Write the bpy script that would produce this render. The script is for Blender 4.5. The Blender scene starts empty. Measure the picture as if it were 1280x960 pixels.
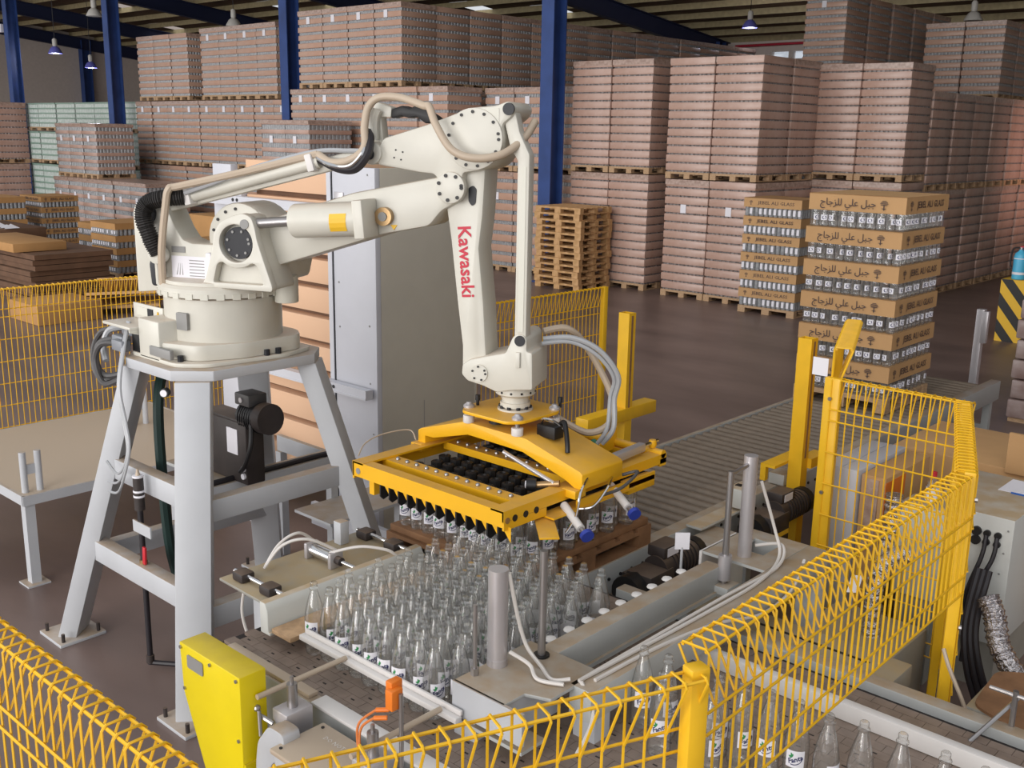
import bpy, bmesh, math, random
from mathutils import Vector, Matrix
random.seed(7)
S = bpy.context.scene
COL = S.collection
# ---------------------------------------------------------------- camera
cam = bpy.data.cameras.new('camera')
cam.sensor_width = 36.0
cam.lens = 1307.56 / 1280 * 36
cam.clip_end = 300
cam_o = bpy.data.objects.new('camera', cam)
COL.objects.link(cam_o)
_rt = Vector((0.7369, 0.6756, 0.01725)); _fw = Vector((-0.6545, 0.7191, -0.2335)); _fw.normalize()
_up = _rt.cross(_fw).normalized(); _rt = _fw.cross(_up).normalized()
_m = Matrix((( _rt.x, _up.x, -_fw.x, 0), (_rt.y, _up.y, -_fw.y, 0), (_rt.z, _up.z, -_fw.z, 3.2), (0, 0, 0, 1)))
cam_o.matrix_world = _m
S.camera = cam_o
# ---------------------------------------------------------------- light
S.view_settings.view_transform = 'Standard'
S.view_settings.look = 'None'
S.view_settings.gamma = 1.0
S.view_settings.use_curve_mapping = False
S.view_settings.exposure = 0.0
w = bpy.data.worlds.new('sky'); S.world = w; w.use_nodes = True
bg = w.node_tree.nodes['Background']
bg.inputs[0].default_value = (0.93, 0.96, 1.0, 1); bg.inputs[1].default_value = 0.74
try:
    S.cycles.transparent_max_bounces = 24
    S.cycles.max_bounces = 6
except Exception:
    pass
def area_light(name, loc, target, sx, sy, energy, color=(1, 1, 1)):
    l = bpy.data.lights.new(name, 'AREA'); l.shape = 'RECTANGLE'; l.size = sx; l.size_y = sy
    l.energy = energy; l.color = color
    o = bpy.data.objects.new(name, l); COL.objects.link(o); o.location = loc
    d = Vector(target) - Vector(loc); o.rotation_euler = d.to_track_quat('-Z', 'Y').to_euler()
    return o
day = bpy.data.lights.new('open_front_daylight', 'SUN'); day.energy = 1.35; day.angle = math.radians(60); day.color = (1.0, 0.965, 0.94)
day_o = bpy.data.objects.new('open_front_daylight', day); COL.objects.link(day_o); day_o.location = (0, -10, 8)
day_o.rotation_euler = Vector((-0.20, 0.92, -0.27)).to_track_quat('-Z', 'Y').to_euler()
area_light('door_daylight_near', (-2.5, -11, 3.4), (-4.5, 5, 1.2), 8, 5, 760, (1.0, 0.97, 0.94))
area_light('added_fill_far', (-18, -11, 3.6), (-20, 12, 2.5), 9, 5.5, 1300, (1.0, 0.965, 0.93))  # added unseen panel, brightens the left and back of the hall
sun_l = bpy.data.lights.new('doorway_sun', 'SPOT'); sun_l.energy = 5200; sun_l.color = (1.0, 0.62, 0.52)
sun_l.spot_size = math.radians(20); sun_l.spot_blend = 1.0; sun_l.shadow_soft_size = 0.8
sun_o = bpy.data.objects.new('doorway_sun', sun_l); COL.objects.link(sun_o); sun_o.location = (6, 27.5, 4.6)
sun_o.rotation_euler = (Vector((-8.3, 27.6, 2.8)) - Vector((6, 27.5, 4.6))).to_track_quat('-Z', 'Y').to_euler()

# ---------------------------------------------------------------- materials
def lin(c):
    c = c / 255.0
    return c / 12.92 if c <= 0.04045 else ((c + 0.055) / 1.055) ** 2.4
def rgb(h):
    return (lin(int(h[1:3], 16)), lin(int(h[3:5], 16)), lin(int(h[5:7], 16)), 1)
MATS = {}
def mat(name, hexc, rough=0.5, metal=0.0, var=0.0, vscale=6.0, bump=0.0, bscale=40.0, dust=None, coat=0.0, emit=None, estr=0.0, hex2=None, spec=0.5, stretch=None):
    m = bpy.data.materials.new(name); m.use_nodes = True
    nt = m.node_tree; p = nt.nodes['Principled BSDF']
    c = rgb(hexc)
    p.inputs['Base Color'].default_value = c
    p.inputs['Roughness'].default_value = rough
    p.inputs['Metallic'].default_value = metal
    p.inputs['Specular IOR Level'].default_value = spec
    if coat: p.inputs['Coat Weight'].default_value = coat; p.inputs['Coat Roughness'].default_value = 0.25
    out = None
    if var or bump or dust or hex2:
        tc = nt.nodes.new('ShaderNodeTexCoord'); mp = nt.nodes.new('ShaderNodeMapping')
        nt.links.new(tc.outputs['Object'], mp.inputs[0])
        if stretch: mp.inputs['Scale'].default_value = stretch
    if var or hex2:
        n = nt.nodes.new('ShaderNodeTexNoise'); n.inputs['Scale'].default_value = vscale; n.inputs['Detail'].default_value = 6
        nt.links.new(mp.outputs[0], n.inputs['Vector'])
        r = nt.nodes.new('ShaderNodeMapRange'); r.inputs[1].default_value = 0.35; r.inputs[2].default_value = 0.65
        nt.links.new(n.outputs['Fac'], r.inputs[0])
        mx = nt.nodes.new('ShaderNodeMix'); mx.data_type = 'RGBA'
        c2 = rgb(hex2) if hex2 else tuple(v * (1 - var) for v in c[:3]) + (1,)
        mx.inputs[6].default_value = c; mx.inputs[7].default_value = c2
        nt.links.new(r.outputs[0], mx.inputs[0]); out = mx.outputs[2]
    if dust:
        g = nt.nodes.new('ShaderNodeNewGeometry'); sx = nt.nodes.new('ShaderNodeSeparateXYZ')
        nt.links.new(g.outputs['Normal'], sx.inputs[0])
        dr = nt.nodes.new('ShaderNodeMapRange'); dr.inputs[1].default_value = 0.55; dr.inputs[2].default_value = 0.95; dr.inputs[4].default_value = dust[1]
        nt.links.new(sx.outputs['Z'], dr.inputs[0])
        dn = nt.nodes.new('ShaderNodeTexNoise'); dn.inputs['Scale'].default_value = 9; dn.inputs['Detail'].default_value = 5
        nt.links.new(mp.outputs[0], dn.inputs['Vector'])
        dm = nt.nodes.new('ShaderNodeMath'); dm.operation = 'MULTIPLY'
        dq = nt.nodes.new('ShaderNodeMapRange'); dq.inputs[1].default_value = 0.25; dq.inputs[2].default_value = 0.6; dq.inputs[3].default_value = 0.45
        nt.links.new(dn.outputs['Fac'], dq.inputs[0])
        nt.links.new(dr.outputs[0], dm.inputs[0]); nt.links.new(dq.outputs[0], dm.inputs[1])
        mx2 = nt.nodes.new('ShaderNodeMix'); mx2.data_type = 'RGBA'
        if out: nt.links.new(out, mx2.inputs[6])
        else: mx2.inputs[6].default_value = c
        mx2.inputs[7].default_value = rgb(dust[0])
        nt.links.new(dm.outputs[0], mx2.inputs[0]); out = mx2.outputs[2]
    if out: nt.links.new(out, p.inputs['Base Color'])
    if bump:
        bn = nt.nodes.new('ShaderNodeTexNoise'); bn.inputs['Scale'].default_value = bscale; bn.inputs['Detail'].default_value = 4
        nt.links.new(mp.outputs[0], bn.inputs['Vector'])
        bu = nt.nodes.new('ShaderNodeBump'); bu.inputs['Strength'].default_value = bump; bu.inputs['Distance'].default_value = 0.02
        nt.links.new(bn.outputs['Fac'], bu.inputs['Height']); nt.links.new(bu.outputs[0], p.inputs['Normal'])
    if emit:
        p.inputs['Emission Color'].default_value = rgb(emit); p.inputs['Emission Strength'].default_value = estr
    MATS[name] = m
    return m
mat('floor', '#806d66', 0.38, hex2='#675752', vscale=0.55, bump=0.05, bscale=3, stretch=(1, 2.2, 1))
mat('wall', '#dccfc6', 0.9, var=0.06)
mat('roof', '#6b523e', 0.8, var=0.3, vscale=1.0)
mat('purlin', '#b3a47e', 0.7, var=0.2)
mat('blue_steel', '#2f4a86', 0.5, var=0.25, vscale=2)
mat('dark_blue', '#1c2547', 0.6)
mat('robot', '#cfccc1', 0.38, var=0.05, dust=('#cdb7a2', 0.55))
mat('robot_dark', '#cfcdc1', 0.45)
mat('grey_paint', '#bcbec2', 0.45, var=0.06, vscale=4, dust=('#a8937b', 0.9))
mat('grey_frame', '#b4b6b4', 0.45, var=0.07, vscale=5, dust=('#a08c74', 0.95))
mat('white_panel', '#c3c4cb', 0.45, var=0.03)
mat('beige_panel', '#b9b3a6', 0.6, var=0.04)
mat('fence', '#efbb22', 0.4, var=0.08, vscale=8)
mat('fence_shade', '#d99d14', 0.4, var=0.1)
mat('yellow', '#eeb319', 0.42, var=0.06, vscale=5, dust=('#c79a52', 0.75))
mat('guard_yellow', '#e8d000', 0.4, var=0.05, dust=('#bfa336', 0.6))
mat('steel', '#a9a6a6', 0.3, 0.85)
mat('chrome', '#d4d4d6', 0.12, 1.0)
mat('alu', '#c3bfc1', 0.38, 0.6)
mat('black', '#151416', 0.5)
mat('black_blue', '#12141c', 0.5)
mat('rubber', '#23201f', 0.65)
mat('motor', '#3a3230', 0.55, var=0.3, vscale=8, dust=('#6b5a4c', 0.8))
mat('belt', '#8d7c70', 0.42, var=0.22, vscale=14)
mat('belt_dark', '#2b2422', 0.7)
mat('roller', '#857768', 0.5, 0.25, var=0.25, vscale=7)
mat('wood', '#c2a07c', 0.75, var=0.3, vscale=7, stretch=(3, 3, 12))
mat('wood_dusty', '#9b7250', 0.8, var=0.35, vscale=6)
mat('wood_new', '#cba274', 0.75, hex2='#b08755', vscale=9)
mat('carton', '#c49a6a', 0.75, var=0.1, vscale=3, bump=0.05)
mat('carton_deep', '#b88a56', 0.8, var=0.12, vscale=3)
mat('carton_tray', '#d8b191', 0.8, var=0.03, vscale=2)
mat('carton_wrap', '#b3907f', 0.36, hex2='#c3a598', vscale=2.2, bump=0.12, bscale=9, coat=0.2)
mat('carton_wrap_b', '#c2a08d', 0.4, hex2='#b8927d', vscale=2.0, bump=0.12, bscale=9, coat=0.2)
mat('film_top', '#bca497', 0.3, hex2='#9b8073', vscale=14, bump=0.35, bscale=30, coat=0.5)
mat('bottle_band', '#a3a5a6', 0.35, hex2='#85868a', vscale=26, coat=0.3)
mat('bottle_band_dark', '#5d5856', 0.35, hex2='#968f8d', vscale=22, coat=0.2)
mat('green_glass', '#cfd6d0', 0.3, hex2='#b9c6bd', vscale=9, coat=0.4)
mat('green_edge', '#8fa898', 0.35)
mat('carton_dark', '#6f513c', 0.7, var=0.25, vscale=4)
mat('paper', '#e6e4ea', 0.7)
mat('ink', '#564642', 0.8)
mat('ink_faint', '#86685a', 0.8)
mat('navy', '#1c2258', 0.6)
mat('leaf', '#2f8a4f', 0.6)
mat('red', '#c01c38', 0.5)
mat('orange', '#ea7d22', 0.45)
mat('orange_cable', '#d77c3c', 0.5)
mat('foil', '#c9c5c6', 0.16, 1.0, bump=0.9, bscale=55)
mat('hose_beige', '#b7a692', 0.45)
mat('hose_white', '#d2cdc8', 0.4)
mat('hose_grey', '#a5a7aa', 0.35)
mat('cable_dark', '#4a4848', 0.5)
mat('cable_black', '#211d22', 0.5)
mat('green_hose', '#2d7a5c', 0.5)
mat('dark_green_hose', '#17302c', 0.5)
mat('connector', '#83868c', 0.45)
mat('sticker_yellow', '#e5b62e', 0.5)
mat('bronze', '#a78a63', 0.35, 0.7)
mat('plate_grey', '#8b8a88', 0.5)
mat('red_lever', '#c52a35', 0.45)
mat('blue_cap', '#2d3f9a', 0.45)
mat('lamp_white', '#c9c6c0', 0.5)
mat('lamp_blue', '#6a6cc0', 0.4)
mat('lamp_lens', '#ffffff', 0.4, emit='#f4f4ff', estr=6)
mat('extinguisher', '#4fb2d6', 0.35)
mat('blue_paint', '#2a63b8', 0.45)
mat('stripe_black', '#211f1e', 0.5)
mat('blue_hose', '#24507c', 0.45)
mat('white_clip', '#d9d5d2', 0.5)
mat('duct_grey', '#9a988f', 0.5, var=0.1, dust=('#a8926c', 0.8))
mat('cabinet', '#c8c9c4', 0.45, var=0.03, dust=('#b59f80', 1.0))
mat('film_wrap', '#a89690', 0.35, hex2='#8a716a', vscale=5, bump=0.3, bscale=14, coat=0.4)
mat('concrete_tape', '#525a52', 0.6)
def glass_mat(name, tint, white=0.05):
    m = bpy.data.materials.new(name); m.use_nodes = True; nt = m.node_tree; nt.nodes.clear()
    o = nt.nodes.new('ShaderNodeOutputMaterial'); t = nt.nodes.new('ShaderNodeBsdfTransparent'); t.inputs[0].default_value = tint
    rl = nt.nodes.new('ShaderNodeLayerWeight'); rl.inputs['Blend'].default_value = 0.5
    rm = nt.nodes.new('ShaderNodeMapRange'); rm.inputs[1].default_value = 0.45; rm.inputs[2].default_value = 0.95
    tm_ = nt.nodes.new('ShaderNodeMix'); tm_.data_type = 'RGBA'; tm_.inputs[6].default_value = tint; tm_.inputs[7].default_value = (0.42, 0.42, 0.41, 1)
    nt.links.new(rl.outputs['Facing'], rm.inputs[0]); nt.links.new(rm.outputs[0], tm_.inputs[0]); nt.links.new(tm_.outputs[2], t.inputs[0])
    g = nt.nodes.new('ShaderNodeBsdfGlossy'); g.inputs['Roughness'].default_value = 0.035; g.inputs[0].default_value = (1, 1, 1, 1)
    d = nt.nodes.new('ShaderNodeBsdfDiffuse'); d.inputs[0].default_value = (0.72, 0.74, 0.73, 1)
    lw = nt.nodes.new('ShaderNodeLayerWeight'); lw.inputs['Blend'].default_value = 0.28
    mr = nt.nodes.new('ShaderNodeMapRange'); mr.inputs[3].default_value = 0.07; mr.inputs[4].default_value = 0.5
    nt.links.new(lw.outputs['Facing'], mr.inputs[0])
    a = nt.nodes.new('ShaderNodeMixShader'); a.inputs[0].default_value = white
    nt.links.new(t.outputs[0], a.inputs[1]); nt.links.new(d.outputs[0], a.inputs[2])
    b = nt.nodes.new('ShaderNodeMixShader'); nt.links.new(mr.outputs[0], b.inputs[0])
    nt.links.new(a.outputs[0], b.inputs[1]); nt.links.new(g.outputs[0], b.inputs[2]); nt.links.new(b.outputs[0], o.inputs[0])
    MATS[name] = m
glass_mat('glass', (0.975, 0.975, 0.968, 1))
glass_mat('pane', (0.9, 0.92, 0.95, 1), 0.02)

# ---------------------------------------------------------------- mesh helpers
OFF = {}
class MB:
    def __init__(s): s.v = []; s.f = []; s.mi = []
    def add(s, vs, fs, mi=0):
        n = len(s.v); s.v += [tuple(v) for v in vs]; s.f += [tuple(i + n for i in f) for f in fs]; s.mi += [mi] * len(fs); return s
    def box(s, x0, x1, y0, y1, z0, z1, mi=0):
        return s.add([(x0,y0,z0),(x1,y0,z0),(x1,y1,z0),(x0,y1,z0),(x0,y0,z1),(x1,y0,z1),(x1,y1,z1),(x0,y1,z1)],
                     [(3,2,1,0),(4,5,6,7),(0,1,5,4),(1,2,6,5),(2,3,7,6),(3,0,4,7)], mi)
    def bar(s, p0, p1, wx, wy, side=None, mi=0):
        p0 = Vector(p0); p1 = Vector(p1); d = (p1 - p0).normalized()
        a = Vector(side) if side else (Vector((0, 0, 1)) if abs(d.z) < 0.9 else Vector((1, 0, 0)))
        a = (a - d * a.dot(d)).normalized(); b = d.cross(a)
        vs = []
        for p in (p0, p1):
            for i, j in ((-1,-1),(1,-1),(1,1),(-1,1)): vs.append(p + a * (i * wx / 2) + b * (j * wy / 2))
        return s.add(vs, [(3,2,1,0),(4,5,6,7),(0,1,5,4),(1,2,6,5),(2,3,7,6),(3,0,4,7)], mi)
    def prism(s, poly, fn, o0, o1, mi=0):
        n = len(poly)
        vs = [fn(a, b, o0) for a, b in poly] + [fn(a, b, o1) for a, b in poly]
        return s.add(vs, [tuple(range(n)), tuple(reversed(range(n, 2 * n)))] + [(i, i + n, (i + 1) % n + n, (i + 1) % n) for i in range(n)], mi)
    def cyl(s, p0, p1, r0, r1=None, n=14, cap=True, mi=0):
        r1 = r0 if r1 is None else r1
        p0 = Vector(p0); p1 = Vector(p1); d = (p1 - p0).normalized()
        a = Vector((0, 0, 1)) if abs(d.z) < 0.9 else Vector((1, 0, 0)); a = (a - d * a.dot(d)).normalized(); b = d.cross(a)
        vs = []
        for p, r in ((p0, r0), (p1, r1)):
            for i in range(n):
                t = 2 * math.pi * i / n; vs.append(p + a * (r * math.cos(t)) + b * (r * math.sin(t)))
        fs = [(i, (i + 1) % n, (i + 1) % n + n, i + n) for i in range(n)]
        if cap: fs += [tuple(reversed(range(n))), tuple(range(n, 2 * n))]
        return s.add(vs, fs, mi)
    def tube(s, pts, r, n=6, sub=0, mi=0, closed=False):
        P = [Vector(p) for p in pts]
        if sub: P = spline(P, sub)
        if closed: P = P + [P[0]]
        k = len(P); vs = []; a = None
        for i, p in enumerate(P):
            d = (P[min(i + 1, k - 1)] - P[max(i - 1, 0)])
            d = d.normalized() if d.length > 1e-9 else Vector((0, 0, 1))
            if a is None: a = Vector((0, 0, 1)) if abs(d.z) < 0.9 else Vector((1, 0, 0))
            a = a - d * a.dot(d)
            if a.length < 1e-6: a = Vector((0, 1, 0)) - d * d.y
            a.normalize(); b = d.cross(a)
            rr = r(i / (k - 1)) if callable(r) else r
            for j in range(n):
                t = 2 * math.pi * j / n; vs.append(p + a * (rr * math.cos(t)) + b * (rr * math.sin(t)))
        fs = [(i * n + j, i * n + (j + 1) % n, (i + 1) * n + (j + 1) % n, (i + 1) * n + j) for i in range(k - 1) for j in range(n)]
        fs += [tuple(reversed(range(n))), tuple(range((k - 1) * n, k * n))]
        return s.add(vs, fs, mi)
    def lathe(s, prof, c=(0, 0, 0), n=20, mi=0, cap=True):
        vs = []
        for r, z in prof:
            for i in range(n):
                t = 2 * math.pi * i / n; vs.append((c[0] + r * math.cos(t), c[1] + r * math.sin(t), c[2] + z))
        k = len(prof)
        fs = [(i * n + j, i * n + (j + 1) % n, (i + 1) * n + (j + 1) % n, (i + 1) * n + j) for i in range(k - 1) for j in range(n)]
        if cap: fs += [tuple(reversed(range(n))), tuple(range((k - 1) * n, k * n))]
        return s.add(vs, fs, mi)
    def mesh(s, name, mats, origin=(0, 0, 0), bevel=0.0, smooth=False, seg=2, angle=35):
        me = bpy.data.meshes.new(name); o = Vector(origin)
        me.from_pydata([tuple(Vector(v) - o) for v in s.v], [], s.f)
        if isinstance(mats, str): mats = [mats]
        for m in mats: me.materials.append(MATS[m])
        for p, i in zip(me.polygons, s.mi): p.material_index = i
        bm = bmesh.new(); bm.from_mesh(me)
        bmesh.ops.recalc_face_normals(bm, faces=bm.faces)
        if bevel:
            es = [e for e in bm.edges if len(e.link_faces) == 2 and e.calc_face_angle(0) > math.radians(angle)]
            bmesh.ops.bevel(bm, geom=es, offset=bevel, segments=seg, affect='EDGES', clamp_overlap=True, profile=0.5)
        bm.to_mesh(me); bm.free()
        if smooth or bevel:
            me.shade_smooth(); me.set_sharp_from_angle(angle=math.radians(38))
        return me
    def build(s, name, mats, parent=None, **k):
        org = OFF[parent.name] if parent is not None else Vector((0, 0, 0))
        me = s.mesh(name, mats, org, **k)
        return put(name, me, parent)
def spline(P, sub):
    out = []
    n = len(P)
    for i in range(n - 1):
        p0 = P[max(i - 1, 0)]; p1 = P[i]; p2 = P[i + 1]; p3 = P[min(i + 2, n - 1)]
        for k in range(sub):
            t = k / sub
            out.append(0.5 * ((2 * p1) + (p2 - p0) * t + (2 * p0 - 5 * p1 + 4 * p2 - p3) * t * t + (3 * p1 - p0 - 3 * p2 + p3) * t ** 3))
    out.append(P[-1]); return out
def put(name, me, parent=None, loc=None, rot=None):
    """link a mesh; loc is a world position, or None when the mesh is in the parent's frame"""
    o = bpy.data.objects.new(name, me); COL.objects.link(o)
    base = OFF[parent.name] if parent is not None else Vector((0, 0, 0))
    if parent is not None: o.parent = parent
    if loc is not None:
        o.location = Vector(loc) - base; OFF[o.name] = Vector(loc)
    else: OFF[o.name] = Vector(base)
    if rot: o.rotation_euler = rot
    return o
def tag(o, label=None, cat=None, group=None, kind=None):
    if label: o['label'] = label
    if cat: o['category'] = cat
    if group: o['group'] = group
    if kind: o['kind'] = kind
    return o
def thing(name, loc, label, cat, group=None):
    o = bpy.data.objects.new(name, None); COL.objects.link(o); o.location = loc; o.empty_display_size = 0.1
    OFF[o.name] = Vector(loc); return tag(o, label, cat, group)
def one(name, m, mats, loc, label, cat, group=None, **k):
    """a thing that is one mesh, origin at loc"""
    me = m.mesh(name, mats, loc, **k); o = put(name, me, None, loc); return tag(o, label, cat, group)
XY = lambda x, y, z: (x, y, z)
def XZ(y_first=True): return lambda a, b, o: (a, o, b)
fXZ = lambda a, b, o: (a, o, b)       # polygon in x-z, extruded along y
fYZ = lambda a, b, o: (o, a, b)       # polygon in y-z, extruded along x
fXY = lambda a, b, o: (a, b, o)       # polygon in x-y, extruded along z
def rounded(poly, r, n=4):
    out = []; k = len(poly)
    for i in range(k):
        p = Vector(poly[i]); a = Vector(poly[i - 1]) - p; b = Vector(poly[(i + 1) % k]) - p
        q = min(r, a.length * 0.45, b.length * 0.45); pa = p + a.normalized() * q; pb = p + b.normalized() * q
        for j in range(n + 1):
            t = j / n; out.append(tuple((1 - t) ** 2 * pa + 2 * t * (1 - t) * p + t * t * pb))
    return out
def text_mesh(name, body, size, mats, extrude=0.0, bold=0.0, align='CENTER', shear=0.0, res=2):
    cu = bpy.data.curves.new(name, 'FONT'); cu.body = body; cu.size = size; cu.align_x = align; cu.align_y = 'CENTER'
    cu.extrude = extrude; cu.offset = bold; cu.shear = shear; cu.resolution_u = res
    ob = bpy.data.objects.new(name, cu); COL.objects.link(ob)
    bpy.context.view_layer.update()
    dg = bpy.context.evaluated_depsgraph_get()
    me = bpy.data.meshes.new_from_object(ob.evaluated_get(dg)); me.name = name
    bpy.data.objects.remove(ob); bpy.data.curves.remove(cu)
    me.materials.clear(); me.materials.append(MATS[mats])
    return me
ORD = ['first', 'second', 'third', 'fourth', 'fifth', 'sixth', 'seventh', 'eighth', 'ninth', 'tenth', 'eleventh', 'twelfth', 'thirteenth', 'fourteenth', 'fifteenth']

def plate_holes(name, outer, holes, o0, o1, m, parent, bev=0.004):
    """plate in the arm plane, between offsets o0 (front) and o1, with openings"""
    cu = bpy.data.curves.new(name, 'CURVE'); cu.dimensions = '2D'; cu.fill_mode = 'BOTH'; cu.extrude = (o1 - o0) / 2 - bev; cu.bevel_depth = bev; cu.bevel_resolution = 1
    for poly in [outer] + holes:
        sp = cu.splines.new('POLY'); sp.points.add(len(poly) - 1); sp.use_cyclic_u = True
        for p, (a, b) in zip(sp.points, poly): p.co = (a, b, 0, 1)
    ob = bpy.data.objects.new(name, cu); COL.objects.link(ob); bpy.context.view_layer.update()
    me = bpy.data.meshes.new_from_object(ob.evaluated_get(bpy.context.evaluated_depsgraph_get())); me.name = name
    bpy.data.objects.remove(ob); bpy.data.curves.remove(cu)
    org = OFF[parent.name]; mid = (o0 + o1) / 2
    for v in me.vertices: v.co = AF(v.co.x, v.co.y, mid - v.co.z) - org
    bm = bmesh.new(); bm.from_mesh(me); bmesh.ops.remove_doubles(bm, verts=bm.verts, dist=1e-5); bmesh.ops.recalc_face_normals(bm, faces=bm.faces); bm.to_mesh(me); bm.free()
    me.materials.clear(); me.materials.append(MATS[m]); me.shade_smooth(); me.set_sharp_from_angle(angle=math.radians(38))
    return put(name, me, parent)
# ================================================================ the building
def struct(name, m, mats, parent=None, **k):
    o = m.build(name, mats, parent, **k); o['kind'] = 'structure'; return o
RZ = lambda y: 9.45 - 0.11 * (y - 20)
struct('floor', MB().box(-64, 12, -16, 44, -0.2, 0), 'floor')
struct('wall_left', MB().box(-62.3, -62, 8, 40.3, 0, 11), 'wall')
m = MB()                                   # back wall with two window openings
zs = [0, 6.3, 6.6, 7.4]; xs = [-62, -22.45, -21.65, -21.5, -20.7, 8]
for i in range(5):
    for j in range(3):
        if j == 1 and i in (1, 3): continue
        m.box(xs[i], xs[i + 1], 40, 40.3, zs[j], zs[j + 1])
struct('wall_back', m, 'wall')
for k, (a, b) in enumerate(((-22.45, -21.65), (-21.5, -20.7))):
    wn = struct('window_%d' % (k + 1), MB().box(a, b, 40.1, 40.12, 6.3, 6.6), 'pane')
struct('wall_right', MB().box(8, 8.3, 6, 40, 0, 9.5), 'wall')
m = MB()
skyl = {(12, 21), (12, 24), (14, 30), (9, 40), (9, 43), (13, 9), (10, 12), (15, 33), (8, 52)}
for i in range(20):
    y0 = 10 + 1.5 * i; y1 = y0 + 1.5
    for j in range(70):
        if (i, j) in skyl: continue
        x0 = -62 + j; x1 = x0 + 1
        m.add([(x0, y0, RZ(y0)), (x1, y0, RZ(y0)), (x1, y1, RZ(y1)), (x0, y1, RZ(y1))], [(0, 1, 2, 3)])
roof = struct('ceiling', m, 'roof')
me = MB().box(-35, 35, -0.035, 0.035, -0.22, 0).mesh('purlin', 'purlin')
for i in range(21):
    y = 10 + 1.5 * i; put('purlin', me, roof, (-27, y, RZ(y) - 0.01))
put('service_pipe', MB().cyl((-24, 39.8, 6.85), (-8, 39.8, 6.95), 0.05, n=6).mesh('service_pipe', 'red'), roof)
def ibeam(m, p0, p1, wd, h, side):
    m.bar(Vector(p0) + Vector((0, 0, h / 2)), Vector(p1) + Vector((0, 0, h / 2)), 0.03, wd); m.bar(Vector(p0) - Vector((0, 0, h / 2)), Vector(p1) - Vector((0, 0, h / 2)), 0.03, wd); m.bar(p0, p1, h, 0.03)
rn = ['nearest the right', 'over the middle of the hall', 'over the left third of the hall', 'far left, before the gable', 'along the gable wall']
for k, x in enumerate((-24.5, -34, -43.5, -53, -61.6)):
    m = MB(); ibeam(m, (x, 10, RZ(10) - 0.55), (x, 40, RZ(40) - 0.55), 0.3, 0.6, None)
    one('roof_rafter', m, 'dark_blue', (x, 25, RZ(25) - 0.55), 'dark blue steel roof rafter ' + rn[k], 'rafter', 'roof rafters')
def column(x, y, h, label, name='steel_column', w=0.34):
    t = thing(name, (x, y, 0), label, 'column', 'blue steel columns')
    m = MB().box(x - w / 2, x + w / 2, y - w * 0.62, y - w * 0.62 + 0.03, 0, h).box(x - w / 2, x + w / 2, y + w * 0.62 - 0.03, y + w * 0.62, 0, h)
    m.build('flange', 'blue_steel', t)
    MB().box(x - 0.015, x + 0.015, y - w * 0.6, y + w * 0.6, 0, h).build('web', 'blue_steel', t)
    MB().box(x - w * 0.7, x + w * 0.7, y - w * 0.8, y + w * 0.8, 0, 0.03).build('base_plate', 'blue_steel', t)
    return t
column(-15, 17.6, 9.3, 'blue steel column standing behind the pile of empty pallets')
column(-24.5, 17.75, 9.3, 'blue steel column between the two groups of top tier loads')
column(-34.0, 17.6, 9.3, 'blue steel column left of the three-wide top tier load group')
c = column(-42.6, 18, 9.3, 'leftmost blue steel column, with a small white box on it')
MB().box(-43.0, -42.8, 17.7, 17.8, 6.6, 6.9).build('switch_box', 'paper', c)
column(-24.5, 39.3, 7.0, 'short blue column against the back wall above the centre-right loads', w=0.4)
column(-34, 39.3, 7.0, 'blue column end showing above the centre loads, back wall', w=0.4)
column(-15, 39.3, 7.0, 'blue column against the back wall above the rightmost far loads', w=0.5)
column(-61.7, 30.2, 8.0, 'dark column against the left gable wall', w=0.45)
def lamp(x, y, z, lit, label, top):
    t = thing('high_bay_lamp', (x, y, z), label, 'lamp', 'high bay lamps under the roof')
    MB().lathe([(0.26, 0), (0.25, 0.05), (0.16, 0.2), (0.08, 0.26)], (x, y, z), 16).build('lamp_shade', 'lamp_blue' if lit else 'lamp_white', t, smooth=True)
    MB().lathe([(0.07, 0.26), (0.09, 0.3), (0.09, 0.5), (0.05, 0.55)], (x, y, z), 10).build('ballast', 'lamp_white', t, smooth=True)
    MB().cyl((x, y, z + 0.5), (x, y, top), 0.012, n=5).build('suspension_rod', 'black', t)
    MB().lathe([(0.001, -0.01), (0.24, 0.01), (0.24, 0.03)], (x, y, z), 16).build('lens', 'lamp_lens' if lit else 'lamp_white', t, smooth=True)
    if lit:
        l = bpy.data.lights.new('lamp_light', 'POINT'); l.energy = 60; l.shadow_soft_size = 0.2; l.color = (0.9, 0.9, 1)
        o = bpy.data.objects.new('lamp_light', l); COL.objects.link(o); o.location = (x, y, z - 0.15)
lamp(-41.2, 19.0, 5.85, True, 'lit white pendant lamp, nearer of two before the left wall', 9.2)
lamp(-45.1, 22.3, 5.6, True, 'lit white pendant lamp, farther of two before the left wall', 9.0)
lamp(-19.1, 32.5, 6.75, True, 'lit bluish pendant lamp in front of the back wall', 7.8)
lamp(-35.3, 17.7, 6.75, False, 'unlit white pendant lamp below the far left rafter', 9.5)
lamp(-31.8, 20.8, 6.5, False, 'unlit white pendant lamp above the four-wide top tier loads', 9.2)
lamp(-11.67, 32.2, 6.55, False, 'unlit pale pendant lamp at the upper right under purlins', 7.8)

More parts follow.
